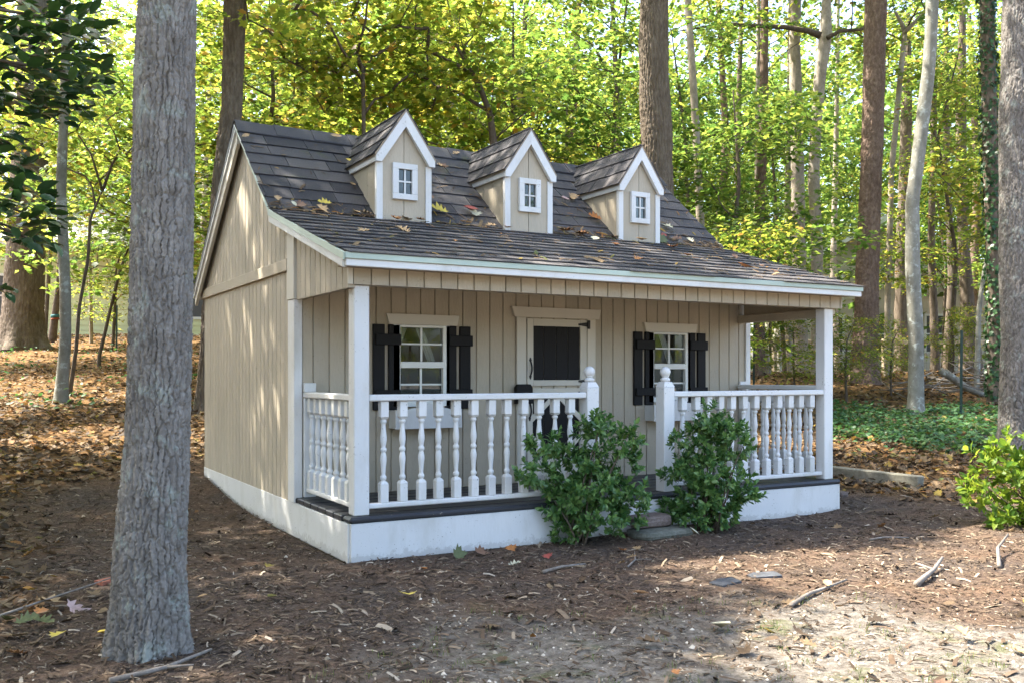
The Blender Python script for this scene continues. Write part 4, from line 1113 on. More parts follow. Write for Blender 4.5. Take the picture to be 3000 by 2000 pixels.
for u, d, k, sc in [(-60, 30, 4, 1.1), (240, 38, 4, 1.2), (520, 28, 4, 1.0), (800, 30, 6, 1.1), (1080, 32, 2, 1.4), (1330, 30, 4, 1.1), (1600, 33, 6, 1.1), (1800, 29, 2, 1.3), (2020, 33, 6, 1.0), (2180, 30, 2, 1.2), (2760, 34, 6, 1.0), (2950, 31, 2, 1.4), (3120, 29, 4, 1.1), (680, 36, 4, 1.2), (1200, 37, 4, 1.2), (1470, 26, 4, .9), (380, 34, 4, 1.1), (950, 35, 4, 1.2), (1720, 36, 4, 1.2), (1930, 35, 4, 1.25), (2100, 37, 4, 1.2), (2260, 34, 4, 1.15), (2860, 37, 4, 1.2), (3020, 35, 4, 1.2), (2680, 45, 4, 1.4), (2480, 46, 4, 1.4)]:
    FAR.append((u, d, k, sc))
WHERE = ['past the left edge of the picture', 'behind the massive left oak', 'behind the pale yellow house', 'behind the near furrowed trunk', 'left of the gable peak', 'above the left end of the ridge', 'above the ridge, left of the forking maple', 'behind the slender forking maple', 'left of the first dormer peak', 'behind the first dormer peak',
         'just right of the first dormer peak', 'between the first two dormers', 'left of the second dormer peak', 'behind the second dormer peak', 'right of the second dormer peak', 'left of the third dormer peak', 'behind the thick dark oak', 'just right of the thick dark oak', 'behind the thin pale trunk', 'above the low right roof slope', 'behind the slim reddish trunk',
         'left of the crooked trunk', 'behind the beige house', 'behind the spotted grey trunk', 'right of the spotted grey trunk', 'left of the ivy clad trunk', 'behind the ivy clad trunk', 'behind the right edge trunk', 'past the right edge of the picture', 'farthest past the right edge']
for (u, d, k, sc), w in zip(sorted(FAR), WHERE): understorey(u, d, k, sc, 'tall leafy tree deep in the woods, ' + w, 'leafy trees deep in the woods', R_.uniform(0, 6.28))
# bare slim trunks standing among them
POLE = [trunk_mesh('trunk', [(0, 0, -.2), (rx, ry, 3), (rx*1.5, -ry, 6.5), (-rx, ry, 12)], [.11, .10, .085, .05], st, mm, 16, 70, 300 + i) for i, (rx, ry, st, mm) in enumerate([(.12, .1, 'smooth', B_PALE), (-.15, .1, 'fine', B_OAK), (.05, -.12, 'pine', B_PINE)])]
for i, (u, d, k, sc, w) in enumerate([(420, 27, 1, 1, 'left of the gable'), (610, 24, 0, .8, 'behind the left gable'), (700, 31, 1, 1.3, 'above the left of the ridge'), (830, 22, 1, .7, 'above the ridge near the first dormer'), (960, 27, 0, 1, 'left of the first dormer peak'),
    (1160, 26, 2, 1.1, 'right of the first dormer peak'), (1395, 29, 1, 1.3, 'behind the bending small maple'), (1545, 25, 1, 1, 'right of the second dormer peak'), (1690, 27, 2, 1.2, 'left of the third dormer peak'), (1790, 23, 1, .8, 'left of the thick dark oak'),
    (2110, 26, 2, 1.1, 'right of the thin pale trunk'), (2175, 24, 1, .8, 'beside the slim reddish trunk'), (2455, 28, 0, .9, 'left of the reddish pine'), (2770, 28, 1, 1.1, 'right of the spotted grey trunk'), (2850, 31, 2, 1.3, 'left of the ivy clad trunk')]):
    q = at(u, HOR, d); root = tag(empty('slim_tree', (q[0], q[1], gz(q[0], q[1])), i*1.7), 'slim bare trunk deep in the woods, ' + w, 'tree', 'slim bare trunks in the woods'); root.scale = (sc, sc, 1)
    link('trunk', POLE[k], root)
    V, F, mb = make_crown(np.random.default_rng(500 + i), None, [((0, 0, 10.5), (2, 2, 1.6))], 30, 40, .6, .14, trunk_pts=[(0, 0, 0), (0, 0, 12)])
    link('crown', np_mesh('crown', V, F, MID), root); tag(mb.build('limbs', B_TWIG, root, True), kind='stuff')
# the trees across the yard, behind the viewer: the windows mirror them
for u_, (x, y, k, sc) in enumerate([(10.5, -31, 4, 1.0), (15.0, -32, 2, 1.1), (19, -27, 4, .9), (25, -27, 2, 1.1), (12.5, -28, 5, 1.25), (17, -29, 5, 1.3), (22.5, -25, 5, 1.3)]):
    root = tag(empty('yard_tree', (x, y, gz(x, y)), u_*1.3), 'tree across the yard, mirrored in the playhouse windows', 'tree', 'trees across the yard'); root.scale = (sc, sc, sc)
    for nm, me in zip(('trunk', 'limbs', 'crown'), PROTO[k]): link(nm, me, root)
for u, d, sc, lab in [(2480, 14.5, .40, 'low green sapling at the foot of the reddish pine'), (2610, 15.5, .38, 'low green sapling between the pine and the spotted grey trunk'), (2330, 15.5, .36, 'low green sapling seen through the porch'),
                      (2120, 13, .75, 'bushy green sapling behind the low right roof slope'), (330, 20.5, .7, 'low yellow green sapling beside the pale yellow house'), (2790, 18, .42, 'low sapling by the brush pile')]:
    understorey(u, d, 5, sc, lab, None, R_.uniform(0, 6.28))

# the wood goes on unseen to the left, trees added to block sky light
for k_, (x, y, k, sc, lab) in enumerate([(-7.2, -1.0, 2, 1.0, 'unseen leafy tree left of the picture, level with the near trunk'), (-6.6, 2.2, 3, 1.1, 'unseen low leafy tree left of the picture, level with the gable'), (-8.8, 4.8, 4, .9, 'unseen broad leafy tree left of the picture, up the slope'),
                                       (-9.6, 1.2, 4, .9, 'unseen broad leafy tree left of the picture, far side'), (-5.4, -2.6, 3, 1.0, 'unseen low leafy tree left of the picture, nearest the viewer'), (-8.0, -4.6, 2, 1.0, 'unseen leafy tree left of the picture, behind the viewer'), (-5.6, .6, 5, 1.3, 'unseen bushy sapling left of the picture, by the near trunk'), (-5.0, 5.6, 5, 1.3, 'unseen bushy sapling left of the picture, up the slope'), (-7.4, 7.6, 3, 1.1, 'unseen low leafy tree left of the picture, beside the slim grey trunk'), (-5.6, 9.8, 2, 1.0, 'unseen leafy tree left of the picture, behind the oak')]):
    root = tag(empty('understorey_tree', (x, y, gz(x, y)), k_*1.9), lab, 'tree', 'unseen trees added for shade at the left'); root.scale = (sc, sc, sc)
    for nm, me in zip(('trunk', 'limbs', 'crown'), PROTO[k]): link(nm, me, root)

# ------------------------------------------------------------------ the wood far behind, one mass
rg = np.random.default_rng(9); n = 70000
dd = rg.uniform(38, 58, n); uu = rg.uniform(-900, 3900, n); q = CAM + dd[:, None]*(FWD + RGT*((uu - 1500)/FPX)[:, None])
zz = rg.uniform(0, 1, n)**.85*15 + 1.5
keep = (vnoise(uu/95, zz/1.5 + dd*.0, 3) + .5*vnoise(uu/40, zz/.7, 8)) > .20 + .022*zz
q = q[keep]; zz = zz[keep]; n = len(q); q[:, 2] = zz
V, F = scatter(*LEAF2, q, frames(np.stack([rg.normal(0, .7, n), rg.normal(0, .7, n), np.ones(n)], 1), rg.normal(0, 1, (n, 3))), rg.uniform(.28, .62, n))
tag(link('far_woods', np_mesh('far_woods', V, F, MID)), 'hazy green wood far behind, seen between the trunks', 'woods', kind='stuff')
# ------------------------------------------------------------------ evergreen at the upper left: dark glossy leaves, each its own
root_w = CAM + 4.5*FWD - 3.0*RGT; root_w[2] = gz(root_w[0], root_w[1])
ev = tag(empty('evergreen_tree', tuple(root_w)), 'evergreen with large dark glossy leaves hanging in at the upper left', 'tree')
P0 = np.array(root_w)
link('trunk', trunk_mesh('trunk', [(0, 0, -.1), (.05, .05, 1.2), (.0, .1, 2.4), (.1, .1, 3.6)], [.07, .06, .05, .02], 'smooth', B_TWIG, 24, 90, 70), ev)
blobs = [(50, 40, 150, 70, 30), (200, 60, 110, 50, 22), (120, 130, 160, 60, 34), (60, 220, 120, 60, 28), (190, 210, 120, 60, 30), (250, 250, 60, 45, 12), (60, 310, 110, 55, 26), (150, 320, 100, 45, 20), (250, 110, 55, 40, 8),
         (30, 420, 60, 50, 12), (40, 500, 60, 40, 12), (60, 590, 90, 40, 18), (110, 640, 70, 35, 13), (60, 680, 60, 45, 11), (120, 710, 45, 25, 8), (-60, 250, 70, 250, 30), (-40, 560, 50, 120, 14), (10, 850, 22, 12, 3)]
lv = np.array([[0, 0, 0], [.17, .22, .045], [.24, .5, .055], [.15, .8, .03], [0, 1.03, -.06], [-.15, .8, .03], [-.24, .5, .055], [-.17, .22, .045], [0, .25, 0], [0, .5, .0], [0, .8, -.02]])
lf = [(0, 1, 8), (1, 2, 9, 8), (2, 3, 10, 9), (3, 4, 10), (4, 5, 10), (5, 6, 9, 10), (6, 7, 8, 9), (7, 0, 8)]
mb = MB(); mb.add(lv, lf); CLEAF = mb.mesh('leaf', CAMEL, True)
rg = np.random.default_rng(21); ALL = []
for (u, v, ru, rv, k) in blobs:
    dpt = 4.25 + rg.uniform(-.25, .25)
    tipc = at(u, v, dpt); root_b = P0 + np.array([.0, .1, min(3.2, max(.9, tipc[2] + .1 - P0[2]))])
    mid = root_b*.45 + tipc*.55 + np.array([0, 0, .10])
    MB().tube([root_b - P0, mid - P0, tipc - P0], [.016, .010, .004], 5).build('branch', B_TWIG, ev, smooth=True)
    for _ in range(int(k*2.0)):
        a = rg.uniform(0, 6.28); q = math.sqrt(rg.uniform(0, 1))
        pos = at(u + math.cos(a)*q*ru, v + math.sin(a)*q*rv, dpt + rg.normal(0, .10))
        h = pos - root_b + rg.normal(0, .25, 3); h[2] -= .28
        fr = frames(np.array([[rg.normal(0, .45) - .15*FWD[0], rg.normal(0, .45) - .15*FWD[1], 1.0]]), h[None])[0]
        ALL.append((float((pos - CAM) @ FWD), pos - P0, fr, rg.uniform(.07, .105)))
ALL.sort(key=lambda q: q[0]); Vv_ = []; Ff_ = []
for i, (dd_, pos, fr, s_) in enumerate(ALL):
    if i < 295: link('leaf', CLEAF, ev, tuple(pos), Matrix(fr.tolist()).to_euler(), (s_,)*3)
    else: Vv_.append((lv*s_) @ fr.T + pos)
LT = np.array([(0, 1, 8), (1, 2, 9), (1, 9, 8), (2, 3, 10), (2, 10, 9), (3, 4, 10), (4, 5, 10), (5, 6, 9), (5, 9, 10), (6, 7, 8), (6, 8, 9), (7, 0, 8)])
CAMEL2 = leafmat('glossy_evergreen_inner_leaves', [(0, (.016, .042, .018)), (.6, (.032, .075, .030)), (1, (.06, .11, .035))], [(0, (.03, .10, .015)), (1, (.10, .22, .03))], .12, .33, 'island', .5)
tag(link('inner_leaves', np_mesh('inner_leaves', np.concatenate(Vv_), np.concatenate([LT + 11*i for i in range(len(Vv_))]), CAMEL2, True), ev), kind='stuff')

# ------------------------------------------------------------------ shrubs made of leafy sprigs
def sprig_mesh(seed, n, length, leaf, width, mat, spread=.75):
    rg = np.random.default_rng(seed); t = np.sort(rg.uniform(.15, 1, n)); a = np.arange(n)*2.4 + rg.normal(0, .3, n)
    pos = np.stack([t*0, t*0, t*length], 1); el = .25 + .9*t**2 + rg.normal(0, .15, n)
    hd = np.stack([np.cos(a)*np.cos(el), np.sin(a)*np.cos(el), np.sin(el)], 1)
    nr = np.stack([-np.cos(a)*np.sin(el), -np.sin(a)*np.sin(el), np.cos(el)], 1) + rg.normal(0, .2, (n, 3))
    tm = (LEAF4[0]*np.array([width, 1, 1.0]), LEAF4[1])
    V, F = scatter(*tm, pos, frames(nr, hd), leaf*rg.uniform(.7, 1.15, n))
    return np_mesh('sprig', V, F, mat)
SPR = [sprig_mesh(200 + i, 15, .060, .043, .85, BOX) for i in range(4)]
LSP = [sprig_mesh(220 + i, 12, .10, .062, .85, LIME) for i in range(3)]

def shrub(name, label, base, lobes, scale_px, depth, meshes, total, inner, stems, seed, group=None, size=1.0, upness=.75, leafmat_inner=None):
    """lobes: (u, v, ru, rv) measured on the photograph, rounded in depth"""
    rg = np.random.default_rng(seed); base = np.array(base)
    root = tag(empty(name, tuple(base)), label, 'shrub', group)
    area = np.array([l[2]*l[3] for l in lobes], float); cnt = np.maximum(3, (area/area.sum()*(total + inner)).astype(int))
    pts = []; outs = []
    for (u, v, ru, rv), k in zip(lobes, cnt):
        dz = rg.normal(0, .045); c = at(u, v, depth + dz); R = np.array([ru, rv])*depth/FPX*(.92 if name == 'evergreen_shrub' else 1)
        d = rg.normal(size=(k, 3)); d /= np.linalg.norm(d, axis=1, keepdims=True); q = rg.uniform(.35, 1, k)**.45
        pts.append(c + (RGT[None]*d[:, :1]*R[0] + FWD[None]*d[:, 1:2]*R[0]*.85 + np.array([[0, 0, 1.]])*d[:, 2:]*R[1])*q[:, None])
        o = RGT[None]*d[:, :1] + FWD[None]*d[:, 1:2] + np.array([[0, 0, 1.]])*d[:, 2:]
        outs.append(o + np.array([0, 0, upness]))
    P = np.concatenate(pts); O = np.concatenate(outs); P[:, 2] = np.maximum(P[:, 2], base[2] + .03)
    back = P[:, 1] > -.05      # nothing grows through the porch
    if name == 'evergreen_shrub': P[back & (P[:, 0] > -.02) & (P[:, 0] < 3.8), 1] = -.05 - rg.uniform(0, .1, int((back & (P[:, 0] > -.02) & (P[:, 0] < 3.8)).sum()))
    order = np.argsort((P - CAM) @ FWD); P = P[order]; O = O[order]
    V = []; F = []; nv = 0
    for i in range(len(P)):
        o = O[i] + rg.normal(0, .3, 3); fr = frames(o[None], rg.normal(size=(1, 3)))[0]; s_ = size*rg.uniform(.75, 1.2)
        me = meshes[int(rg.integers(len(meshes)))]
        if i < min(290, len(P)): link('sprig', me, root, tuple(P[i] - base), Matrix(fr.tolist()).to_euler(), (s_, s_, s_))
        else:
            co = np.empty(len(me.vertices)*3, np.float32); me.vertices.foreach_get('co', co)
            tri = np.empty(len(me.polygons)*3, np.int32); me.polygons.foreach_get('vertices', tri)
            V.append((co.reshape(-1, 3)*s_) @ fr.T + (P[i] - base)); F.append(tri.reshape(-1, 3) + nv); nv += len(V[-1])
    if V: tag(link('inner_foliage', np_mesh('inner_foliage', np.concatenate(V), np.concatenate(F), meshes[0].materials[0]), root), kind='stuff')
    for k in range(stems):
        t = P[int(rg.integers(len(P)))] - base; b0 = np.array([rg.normal(0, .05), rg.normal(0, .03), -.03])
        m1 = b0*.5 + t*.5 + rg.normal(0, .02, 3)
        MB().tube([b0, m1, t], [.008, .006, .002], 5).build('stem', B_TWIG, root, smooth=True)
    return root
o8 = lambda x, y, rx, ry: (1440 + x/2.613, 1180 + y/2.613, rx/2.613, ry/2.613)
b1 = at(1690, 1575, 5.62); b1[2] = gz(b1[0], b1[1])
shrub('evergreen_shrub', 'dark green evergreen shrub in front of the porch door, with a gap in its middle', b1,
      [o8(*l) for l in [(400, 340, 150, 80), (290, 560, 140, 80), (790, 250, 120, 120), (800, 160, 60, 50), (1010, 300, 85, 105), (1040, 480, 65, 110), (600, 470, 110, 90), (740, 500, 190, 130), (450, 690, 110, 80), (800, 680, 290, 120), (1120, 700, 70, 55), (1060, 840, 110, 90), (560, 790, 150, 110), (850, 880, 210, 110), (620, 960, 120, 80), (520, 1010, 60, 50)]],
      None, 5.62, SPR, 290, 150, 16, 31)
b2 = at(2060, 1555, 5.95); b2[2] = gz(b2[0], b2[1])
shrub('evergreen_shrub', 'dark green evergreen shrub with a tall top shoot, right of the stepping stones', b2,
      [o8(*l) for l in [(1655, 110, 38, 80), (1820, 170, 80, 80), (1650, 250, 130, 90), (1450, 300, 90, 50), (1870, 320, 110, 110), (1700, 380, 170, 100), (1420, 480, 120, 70), (1480, 590, 150, 80), (1720, 560, 200, 110), (1900, 640, 80, 60), (1420, 830, 110, 90), (1600, 760, 150, 110), (1780, 790, 160, 110), (1560, 900, 130, 60), (2030, 705, 75, 32), (1930, 760, 60, 40), (1780, 900, 90, 60)]],
      None, 5.95, SPR, 290, 150, 16, 32)
b3 = at(3080, 1560, 6.2); b3[2] = gz(b3[0], b3[1])
shrub('lime_shrub', 'bright lime green shrub at the right edge of the picture', b3,
      [(2985, 1345, 60, 45), (2920, 1400, 60, 40), (2985, 1430, 60, 45), (2870, 1450, 40, 18), (2850, 1485, 40, 14), (2930, 1475, 40, 22), (2985, 1500, 40, 30), (2925, 1545, 40, 25), (2980, 1565, 40, 30), (3080, 1380, 90, 90), (3090, 1500, 80, 80), (2900, 1350, 25, 15), (2990, 1300, 30, 15)],
      None, 6.2, LSP, 170, 20, 14, 33, upness=.25)

# ------------------------------------------------------------------ ground dressing
rg = np.random.default_rng(41)
def in_house(x, y, m=.0): return (x > -.03 - m) & (x < 3.81 + m) & (y > -.03 - m) & (y < 3.71 + m)
def sample(n, s0, s1, power):
    s = s0 + (s1 - s0)*rg.uniform(0, 1, n)**power; r = rg.uniform(-.60, .60, n)*s
    return CAM[0] + s*FWD[0] + r*RGT[0], CAM[1] + s*FWD[1] + r*RGT[1], s
def leaves_on(x, y, tmpl, size, mat, lift=.012, tilt=.35):
    n = len(x); pos = np.stack([x, y, terrain(x, y) + rg.uniform(0, lift, n)], 1)
    nr = np.stack([rg.normal(0, tilt, n), rg.normal(0, tilt, n), np.ones(n)*rg.choice([1, 1, 1, -1], n)], 1)
    return scatter(*tmpl, pos, frames(nr, rg.normal(size=(n, 3))), size*rg.uniform(.6, 1.25, n))

LITTER = leafmat('fallen_leaves', [(0, (.042, .030, .022)), (.35, (.095, .062, .038)), (.6, (.165, .11, .062)), (.80, (.26, .18, .105)), (.89, (.25, .105, .03)), (.95, (.32, .23, .05)), (1, (.085, .10, .03))], None, .15, .75)
CURL = lambda t, k: (np.stack([t[0][:, 0], t[0][:, 1], t[0][:, 2] + k*(t[0][:, 0]**2*1.6 + (t[0][:, 1]-.5)**2*.8)], 1), t[1])
Vs = []; Fs = []; off = 0
for tm, n, s0, s1, pw, sz in ((CURL(OAK, .5), 8000, 3.0, 13, .8, .088), (CURL(MAPLE, .5), 6000, 3.0, 13, .8, .078), (CURL(LEAF4, .6), 14000, 3.0, 16, .8, .066), (LEAF2, 34000, 7, 30, .75, .09)):
    x, y, s = sample(n, s0, s1, pw); lm_ = litter_mask(x, y); gm_ = np.clip(sand_mask(x, y), 0, 1)
    k = (rg.uniform(0, 1, n) < lm_*1.1 + .012) & ~in_house(x, y, .02)
    V, F = leaves_on(x[k], y[k], tm, sz, None, .03); Vs.append(V); Fs.append(F + off); off += len(V)
tag(link('leaf_litter', np_mesh('leaf_litter', np.concatenate(Vs), np.concatenate(Fs), LITTER)), 'brown and orange fallen leaves carpeting the ground under the trees', 'leaves', kind='stuff')

MULCH = leafmat('bark_mulch', [(0, (.034, .025, .019)), (.4, (.085, .060, .044)), (.75, (.15, .108, .08)), (.92, (.23, .18, .135)), (1, (.40, .34, .28))], None, 0, .9, spec=.1)
n = 80000; x, y, s = sample(n, 2.75, 9.5, .95)
k = ~in_house(x, y, .0) & (rg.uniform(0, 1, n) < 1 - .6*sand_mask(x, y)); x, y = x[k], y[k]; n = len(x)
strand = (np.array([[-.5, -.5, 0], [.5, -.5, 0], [.6, 0, .5], [-.4, 0, .5], [.5, .5, 0], [-.5, .5, 0], [0.1, -.5, .45], [.1, .5, .35]]), np.array([[0, 6, 3], [6, 2, 3], [6, 1, 2], [3, 2, 7], [2, 4, 7], [3, 7, 5]]))
L = rg.gamma(1.8, .010, n) + .005; sz = np.stack([L*rg.uniform(.10, .28, n), L, L*rg.uniform(.08, .25, n)], 1)
pos = np.stack([x, y, terrain(x, y) + rg.uniform(-.002, .008, n)], 1)
nr = np.stack([rg.normal(0, .25, n), rg.normal(0, .25, n), np.ones(n)], 1)
V, F = scatter(*strand, pos, frames(nr, np.stack([rg.normal(size=n), rg.normal(size=n), rg.normal(0, .15, n)], 1)), sz)
tag(link('bark_mulch', np_mesh('bark_mulch', V, F, MULCH)), 'shredded brown bark mulch and bits of twig around the playhouse', 'mulch', kind='stuff')
# small pale stones and grit on the sandy ground
GRIT = leafmat('grit', [(0, (.16, .13, .10)), (.5, (.32, .29, .25)), (1, (.55, .52, .48))], None, 0, .95, spec=.1)
n = 9000; x, y, s = sample(n, 2.75, 6.5, 1.0); k = rg.uniform(0, 1, n) < .10 + .9*sand_mask(x, y); k &= ~in_house(x, y, .02); x, y = x[k], y[k]; n = len(x)
V, F = scatter(np.array([[-.5, -.4, 0], [.5, -.5, 0], [.4, .5, 0], [-.5, .4, 0], [0, 0, .55]]), np.array([[0, 1, 4], [1, 2, 4], [2, 3, 4], [3, 0, 4]]), np.stack([x, y, terrain(x, y) - .001], 1), frames(np.tile([0, 0, 1.], (n, 1)), rg.normal(size=(n, 3))), rg.gamma(2, .0025, n) + .002)
tag(link('grit', np_mesh('grit', V, F, GRIT)), 'pale grit and small stones on the sandy ground', 'grit', kind='stuff')
# sparse grass
GRASSM = leafmat('grass_blades', [(0, (.10, .14, .04)), (1, (.20, .23, .08))], None, .3)
n = 260; cx, cy, s = sample(n, 2.9, 5.2, 1.0); k = (sand_mask(cx, cy) > .25); cx, cy = cx[k], cy[k]
x = np.repeat(cx, 9) + rg.normal(0, .018, len(cx)*9); y = np.repeat(cy, 9) + rg.normal(0, .018, len(cx)*9); n = len(x)
V, F = scatter(np.array([[-.06, 0, 0], [.06, 0, 0], [.03, .6, .06], [0, 1, .25]]), np.array([[0, 1, 2], [0, 2, 3]]), np.stack([x, y, terrain(x, y)], 1), frames(np.stack([rg.normal(0, 1, n), rg.normal(0, 1, n), rg.uniform(.0, .5, n)], 1), np.tile([0, 0, 1.], (n, 1)) + rg.normal(0, .35, (n, 3))), rg.uniform(.010, .030, n))
tag(link('grass', np_mesh('grass', V, F, GRASSM)), 'sparse short grass blades in the sandy ground', 'grass', kind='stuff')
# green ground cover on the right slope
n = 13000; s = rg.uniform(9.3, 13.8, n); u = rg.uniform(2400, 3060, n); r_ = (u - 1500)/FPX*s
x = CAM[0] + s*FWD[0] + r_*RGT[0]; y = CAM[1] + s*FWD[1] + r_*RGT[1]
dens = vnoise(x*1.1, y*1.1, 17) + .5*vnoise(x*3, y*3, 18) - .25 - .35*np.abs(s - 11.3)/2.2
k = rg.uniform(0, 1, n) < np.clip((dens - .06)*2.0, .02, .85); x, y = x[k], y[k]; n = len(x)
pos = np.stack([x, y, terrain(x, y) + rg.gamma(2, .02, n)], 1)
V, F = scatter(*MAPLE, pos, frames(np.stack([rg.normal(0, .4, n), rg.normal(0, .4, n), np.ones(n)], 1), rg.normal(size=(n, 3))), rg.uniform(.035, .075, n))
tag(link('ground_cover', np_mesh('ground_cover', V, F, COVER)), 'low green ground cover plants on the slope right of the porch', 'ground cover', kind='stuff')
n = 1400; s = rg.uniform(11, 20, n); r_ = -rg.uniform(.30, .56, n)*s
x = CAM[0] + s*FWD[0] + r_*RGT[0]; y = CAM[1] + s*FWD[1] + r_*RGT[1]; k = vnoise(x*1.5, y*1.5, 4) > .52; x, y = x[k], y[k]; n = len(x)
V, F = scatter(*LEAF4, np.stack([x, y, terrain(x, y) + rg.gamma(2, .03, n)], 1), frames(np.stack([rg.normal(0, .4, n), rg.normal(0, .4, n), np.ones(n)], 1), rg.normal(size=(n, 3))), rg.uniform(.05, .10, n))
tag(link('ground_cover', np_mesh('ground_cover', V, F, COVER)), 'scattered small green seedlings in the leaf litter on the left slope', 'ground cover', kind='stuff')

# ------------------------------------------------------------------ stones, timber, sticks and scraps
def rock(name, label, c, size, mat, seed, cat='stone', rz=0, jag=.10):
    rgk = np.random.default_rng(seed); mb = MB(); nu, nv = 18, 9; vs = []; fs = []
    for j in range(nv):
        ph = -math.pi/2 + math.pi*j/(nv - 1)
        for i in range(nu):
            th = 2*math.pi*i/nu
            d = np.array([math.cos(th)*math.cos(ph), math.sin(th)*math.cos(ph), math.sin(ph)])
            d = np.sign(d)*np.abs(d)**.45
            k = 1 + (float(vnoise(d[0]*2.3 + 5, d[1]*2.3 + d[2]*1.7 + 5, seed)) - .5)*2*jag
            vs.append(d*k*np.array(size)*.5)
    for j in range(nv - 1):
        for i in range(nu): fs.append((j*nu+i, j*nu+(i+1) % nu, (j+1)*nu+(i+1) % nu, (j+1)*nu+i))
    mb.add(vs, fs); o = mb.build(name, mat, None, False); o.location = (c[0], c[1], c[2] + size[2]*.5); o.rotation_euler = (0, 0, rz)
    return tag(o, label, cat)
STONE = barkmat('brown_stone', [(.25, (.10, .075, .062)), (.5, (.19, .15, .13)), (.75, (.30, .25, .225))], 12, 1, fine=.006)
CONC = barkmat('mossy_concrete', [(.25, (.075, .078, .06)), (.5, (.14, .142, .115)), (.75, (.23, .23, .195))], 8, 1, fine=.003)
SLATE = barkmat('dark_slate', [(.25, (.035, .038, .042)), (.5, (.065, .07, .078)), (.75, (.11, .115, .125))], 8, 1, fine=.002)
BRICK = barkmat('red_brick', [(.25, (.20, .07, .045)), (.5, (.32, .125, .08)), (.75, (.40, .19, .13))], 10, 1, fine=.003)
TIMB = barkmat('weathered_timber', [(.25, (.10, .095, .07)), (.5, (.19, .18, .14)), (.75, (.28, .27, .22))], 7, 1, fine=.003)
PTWOOD = barkmat('fence_timber', [(.25, (.22, .17, .11)), (.5, (.36, .30, .21)), (.75, (.48, .41, .30))], 4, 1, fine=.003)
STICK = barkmat('grey_stick', [(.25, (.10, .085, .07)), (.5, (.20, .175, .15)), (.75, (.32, .29, .26))], 9, 1, fine=.002)
g0 = at(1935, 1580, 5.78); zz0 = gz(g0[0], g0[1])
rock('concrete_paver', 'flat mossy concrete paver lying between the two porch shrubs', (1.93, -.22, zz0 - .012), (.42, .24, .060), CONC, 3, 'paver', rz=.05, jag=.03)
rock('stepping_stone', 'rough brown stone lying on the mossy concrete paver', (1.90, -.15, zz0 + .047), (.30, .16, .075), STONE, 4, 'stone', rz=.03, jag=.10)
tb = MB().cbox(-.50, .50, -.045, .045, -.05, .09, .008).build('edging_timber', TIMB); tb.location = (4.98, .74, gz(4.98, .74) + .0); tb.rotation_euler = (0, .02, math.atan2(-.67, .05) + .05)
tag(tb, 'weathered grey edging timber half buried right of the porch', 'timber')
rock('stone', 'small pinkish stone beside the porch corner and edging timber', (4.20, .33, gz(4.2, .33) - .01), (.09, .07, .05), STONE, 8, jag=.2)
def flat(name, label, c, pts, t, mat, rz, cat):
    z = gz(c[0], c[1]); o = MB().prism(pts, 'z', 0, t).build(name, mat); o.location = (c[0], c[1], z + (-.004 if t < .016 else .004)); o.rotation_euler = (.02, -.02, rz); return tag(o, label, cat)
flat('slate_slab', 'dark slate slab set in the sandy ground, nearer the shrubs', (1.36, -1.42), [(-.08, -.05), (.06, -.055), (.09, .02), (.02, .05), (-.08, .03)], .014, SLATE, .2, 'slab')
flat('slate_slab', 'dark slate slab set in the sandy ground, right of its fellow', (1.64, -1.40), [(-.08, -.04), (.07, -.05), (.09, .04), (-.03, .055), (-.09, .02)], .014, SLATE, -.2, 'slab')
flat('slate_slab', 'narrow dark slate strip lying left of the near trunk', (-1.00, .46), [(-.14, -.03), (.13, -.04), (.14, .03), (-.13, .03)], .02, SLATE, -.45, 'slab')
for i, (c, rz, lab) in enumerate([((-.86, .40), .2, 'red brick shard beside the slate strip left of the near trunk'), ((-1.22, -.02), .5, 'square red brick shard left of the near trunk'), ((-1.13, -.14), -.2, 'pointed red brick shard nearest the trunk')]):
    flat('brick_shard', lab, c, [[(-.07, -.02), (.06, -.025), (.09, .015), (-.05, .03)], [(-.04, -.03), (.03, -.03), (.05, .03), (-.04, .03)], [(-.07, -.02), (.05, -.03), (.06, .03)]][i], .018, BRICK, rz, 'brick')
def stick(label, pts, r0, mat=STICK, forks=()):
    P = [np.array([x, y, gz(x, y) + h]) for x, y, h in pts]; b = P[0].copy()
    t = MB().tube([p - b for p in P], list(np.linspace(r0, r0*.45, len(P))), 7)
    o = t.build('stick', mat, None, True); o.location = b
    for fpts in forks:
        Q = [np.array([x, y, gz(x, y) + h]) - b for x, y, h in fpts]; MB().tube(Q, list(np.linspace(r0*.6, r0*.25, len(Q))), 6).build('twig', mat, o, True)
    return tag(o, label, 'stick', 'sticks on the ground')
stick('knobbly grey stick lying in the sun patch on the right', [(2.10, -1.92, .012), (2.28, -1.85, .03), (2.42, -1.78, .022), (2.60, -1.70, .05)], .016, forks=[[(2.42, -1.78, .022), (2.44, -1.66, .03)]])
stick('long thin stick lying along the edge of the sand, centre right', [(1.30, -1.90, .012), (1.50, -1.82, .016), (1.66, -1.76, .012), (1.88, -1.70, .016)], .011)
stick('pale stick lying in front of the left shrub', [(.72, -.80, .01), (.86, -.76, .014), (1.02, -.74, .01)], .010)
stick('thick stick lying across the mulch below the near trunk', [(-1.38, -1.56, .012), (-1.20, -1.52, .016), (-1.02, -1.36, .012)], .011, forks=[[(-1.2, -1.52, .016), (-1.12, -1.56, .02)]])
stick('forked pale twig on the mulch in front of the stepping stones', [(1.16, -.92, .008), (1.30, -.80, .012), (1.40, -.66, .03)], .006, forks=[[(1.3, -.8, .012), (1.38, -.84, .01)]])
stick('thin twig slanting over the curled leaf left of the near trunk', [(-1.72, -.56, .02), (-1.5, -.42, .05), (-1.20, -.22, .07)], .006)
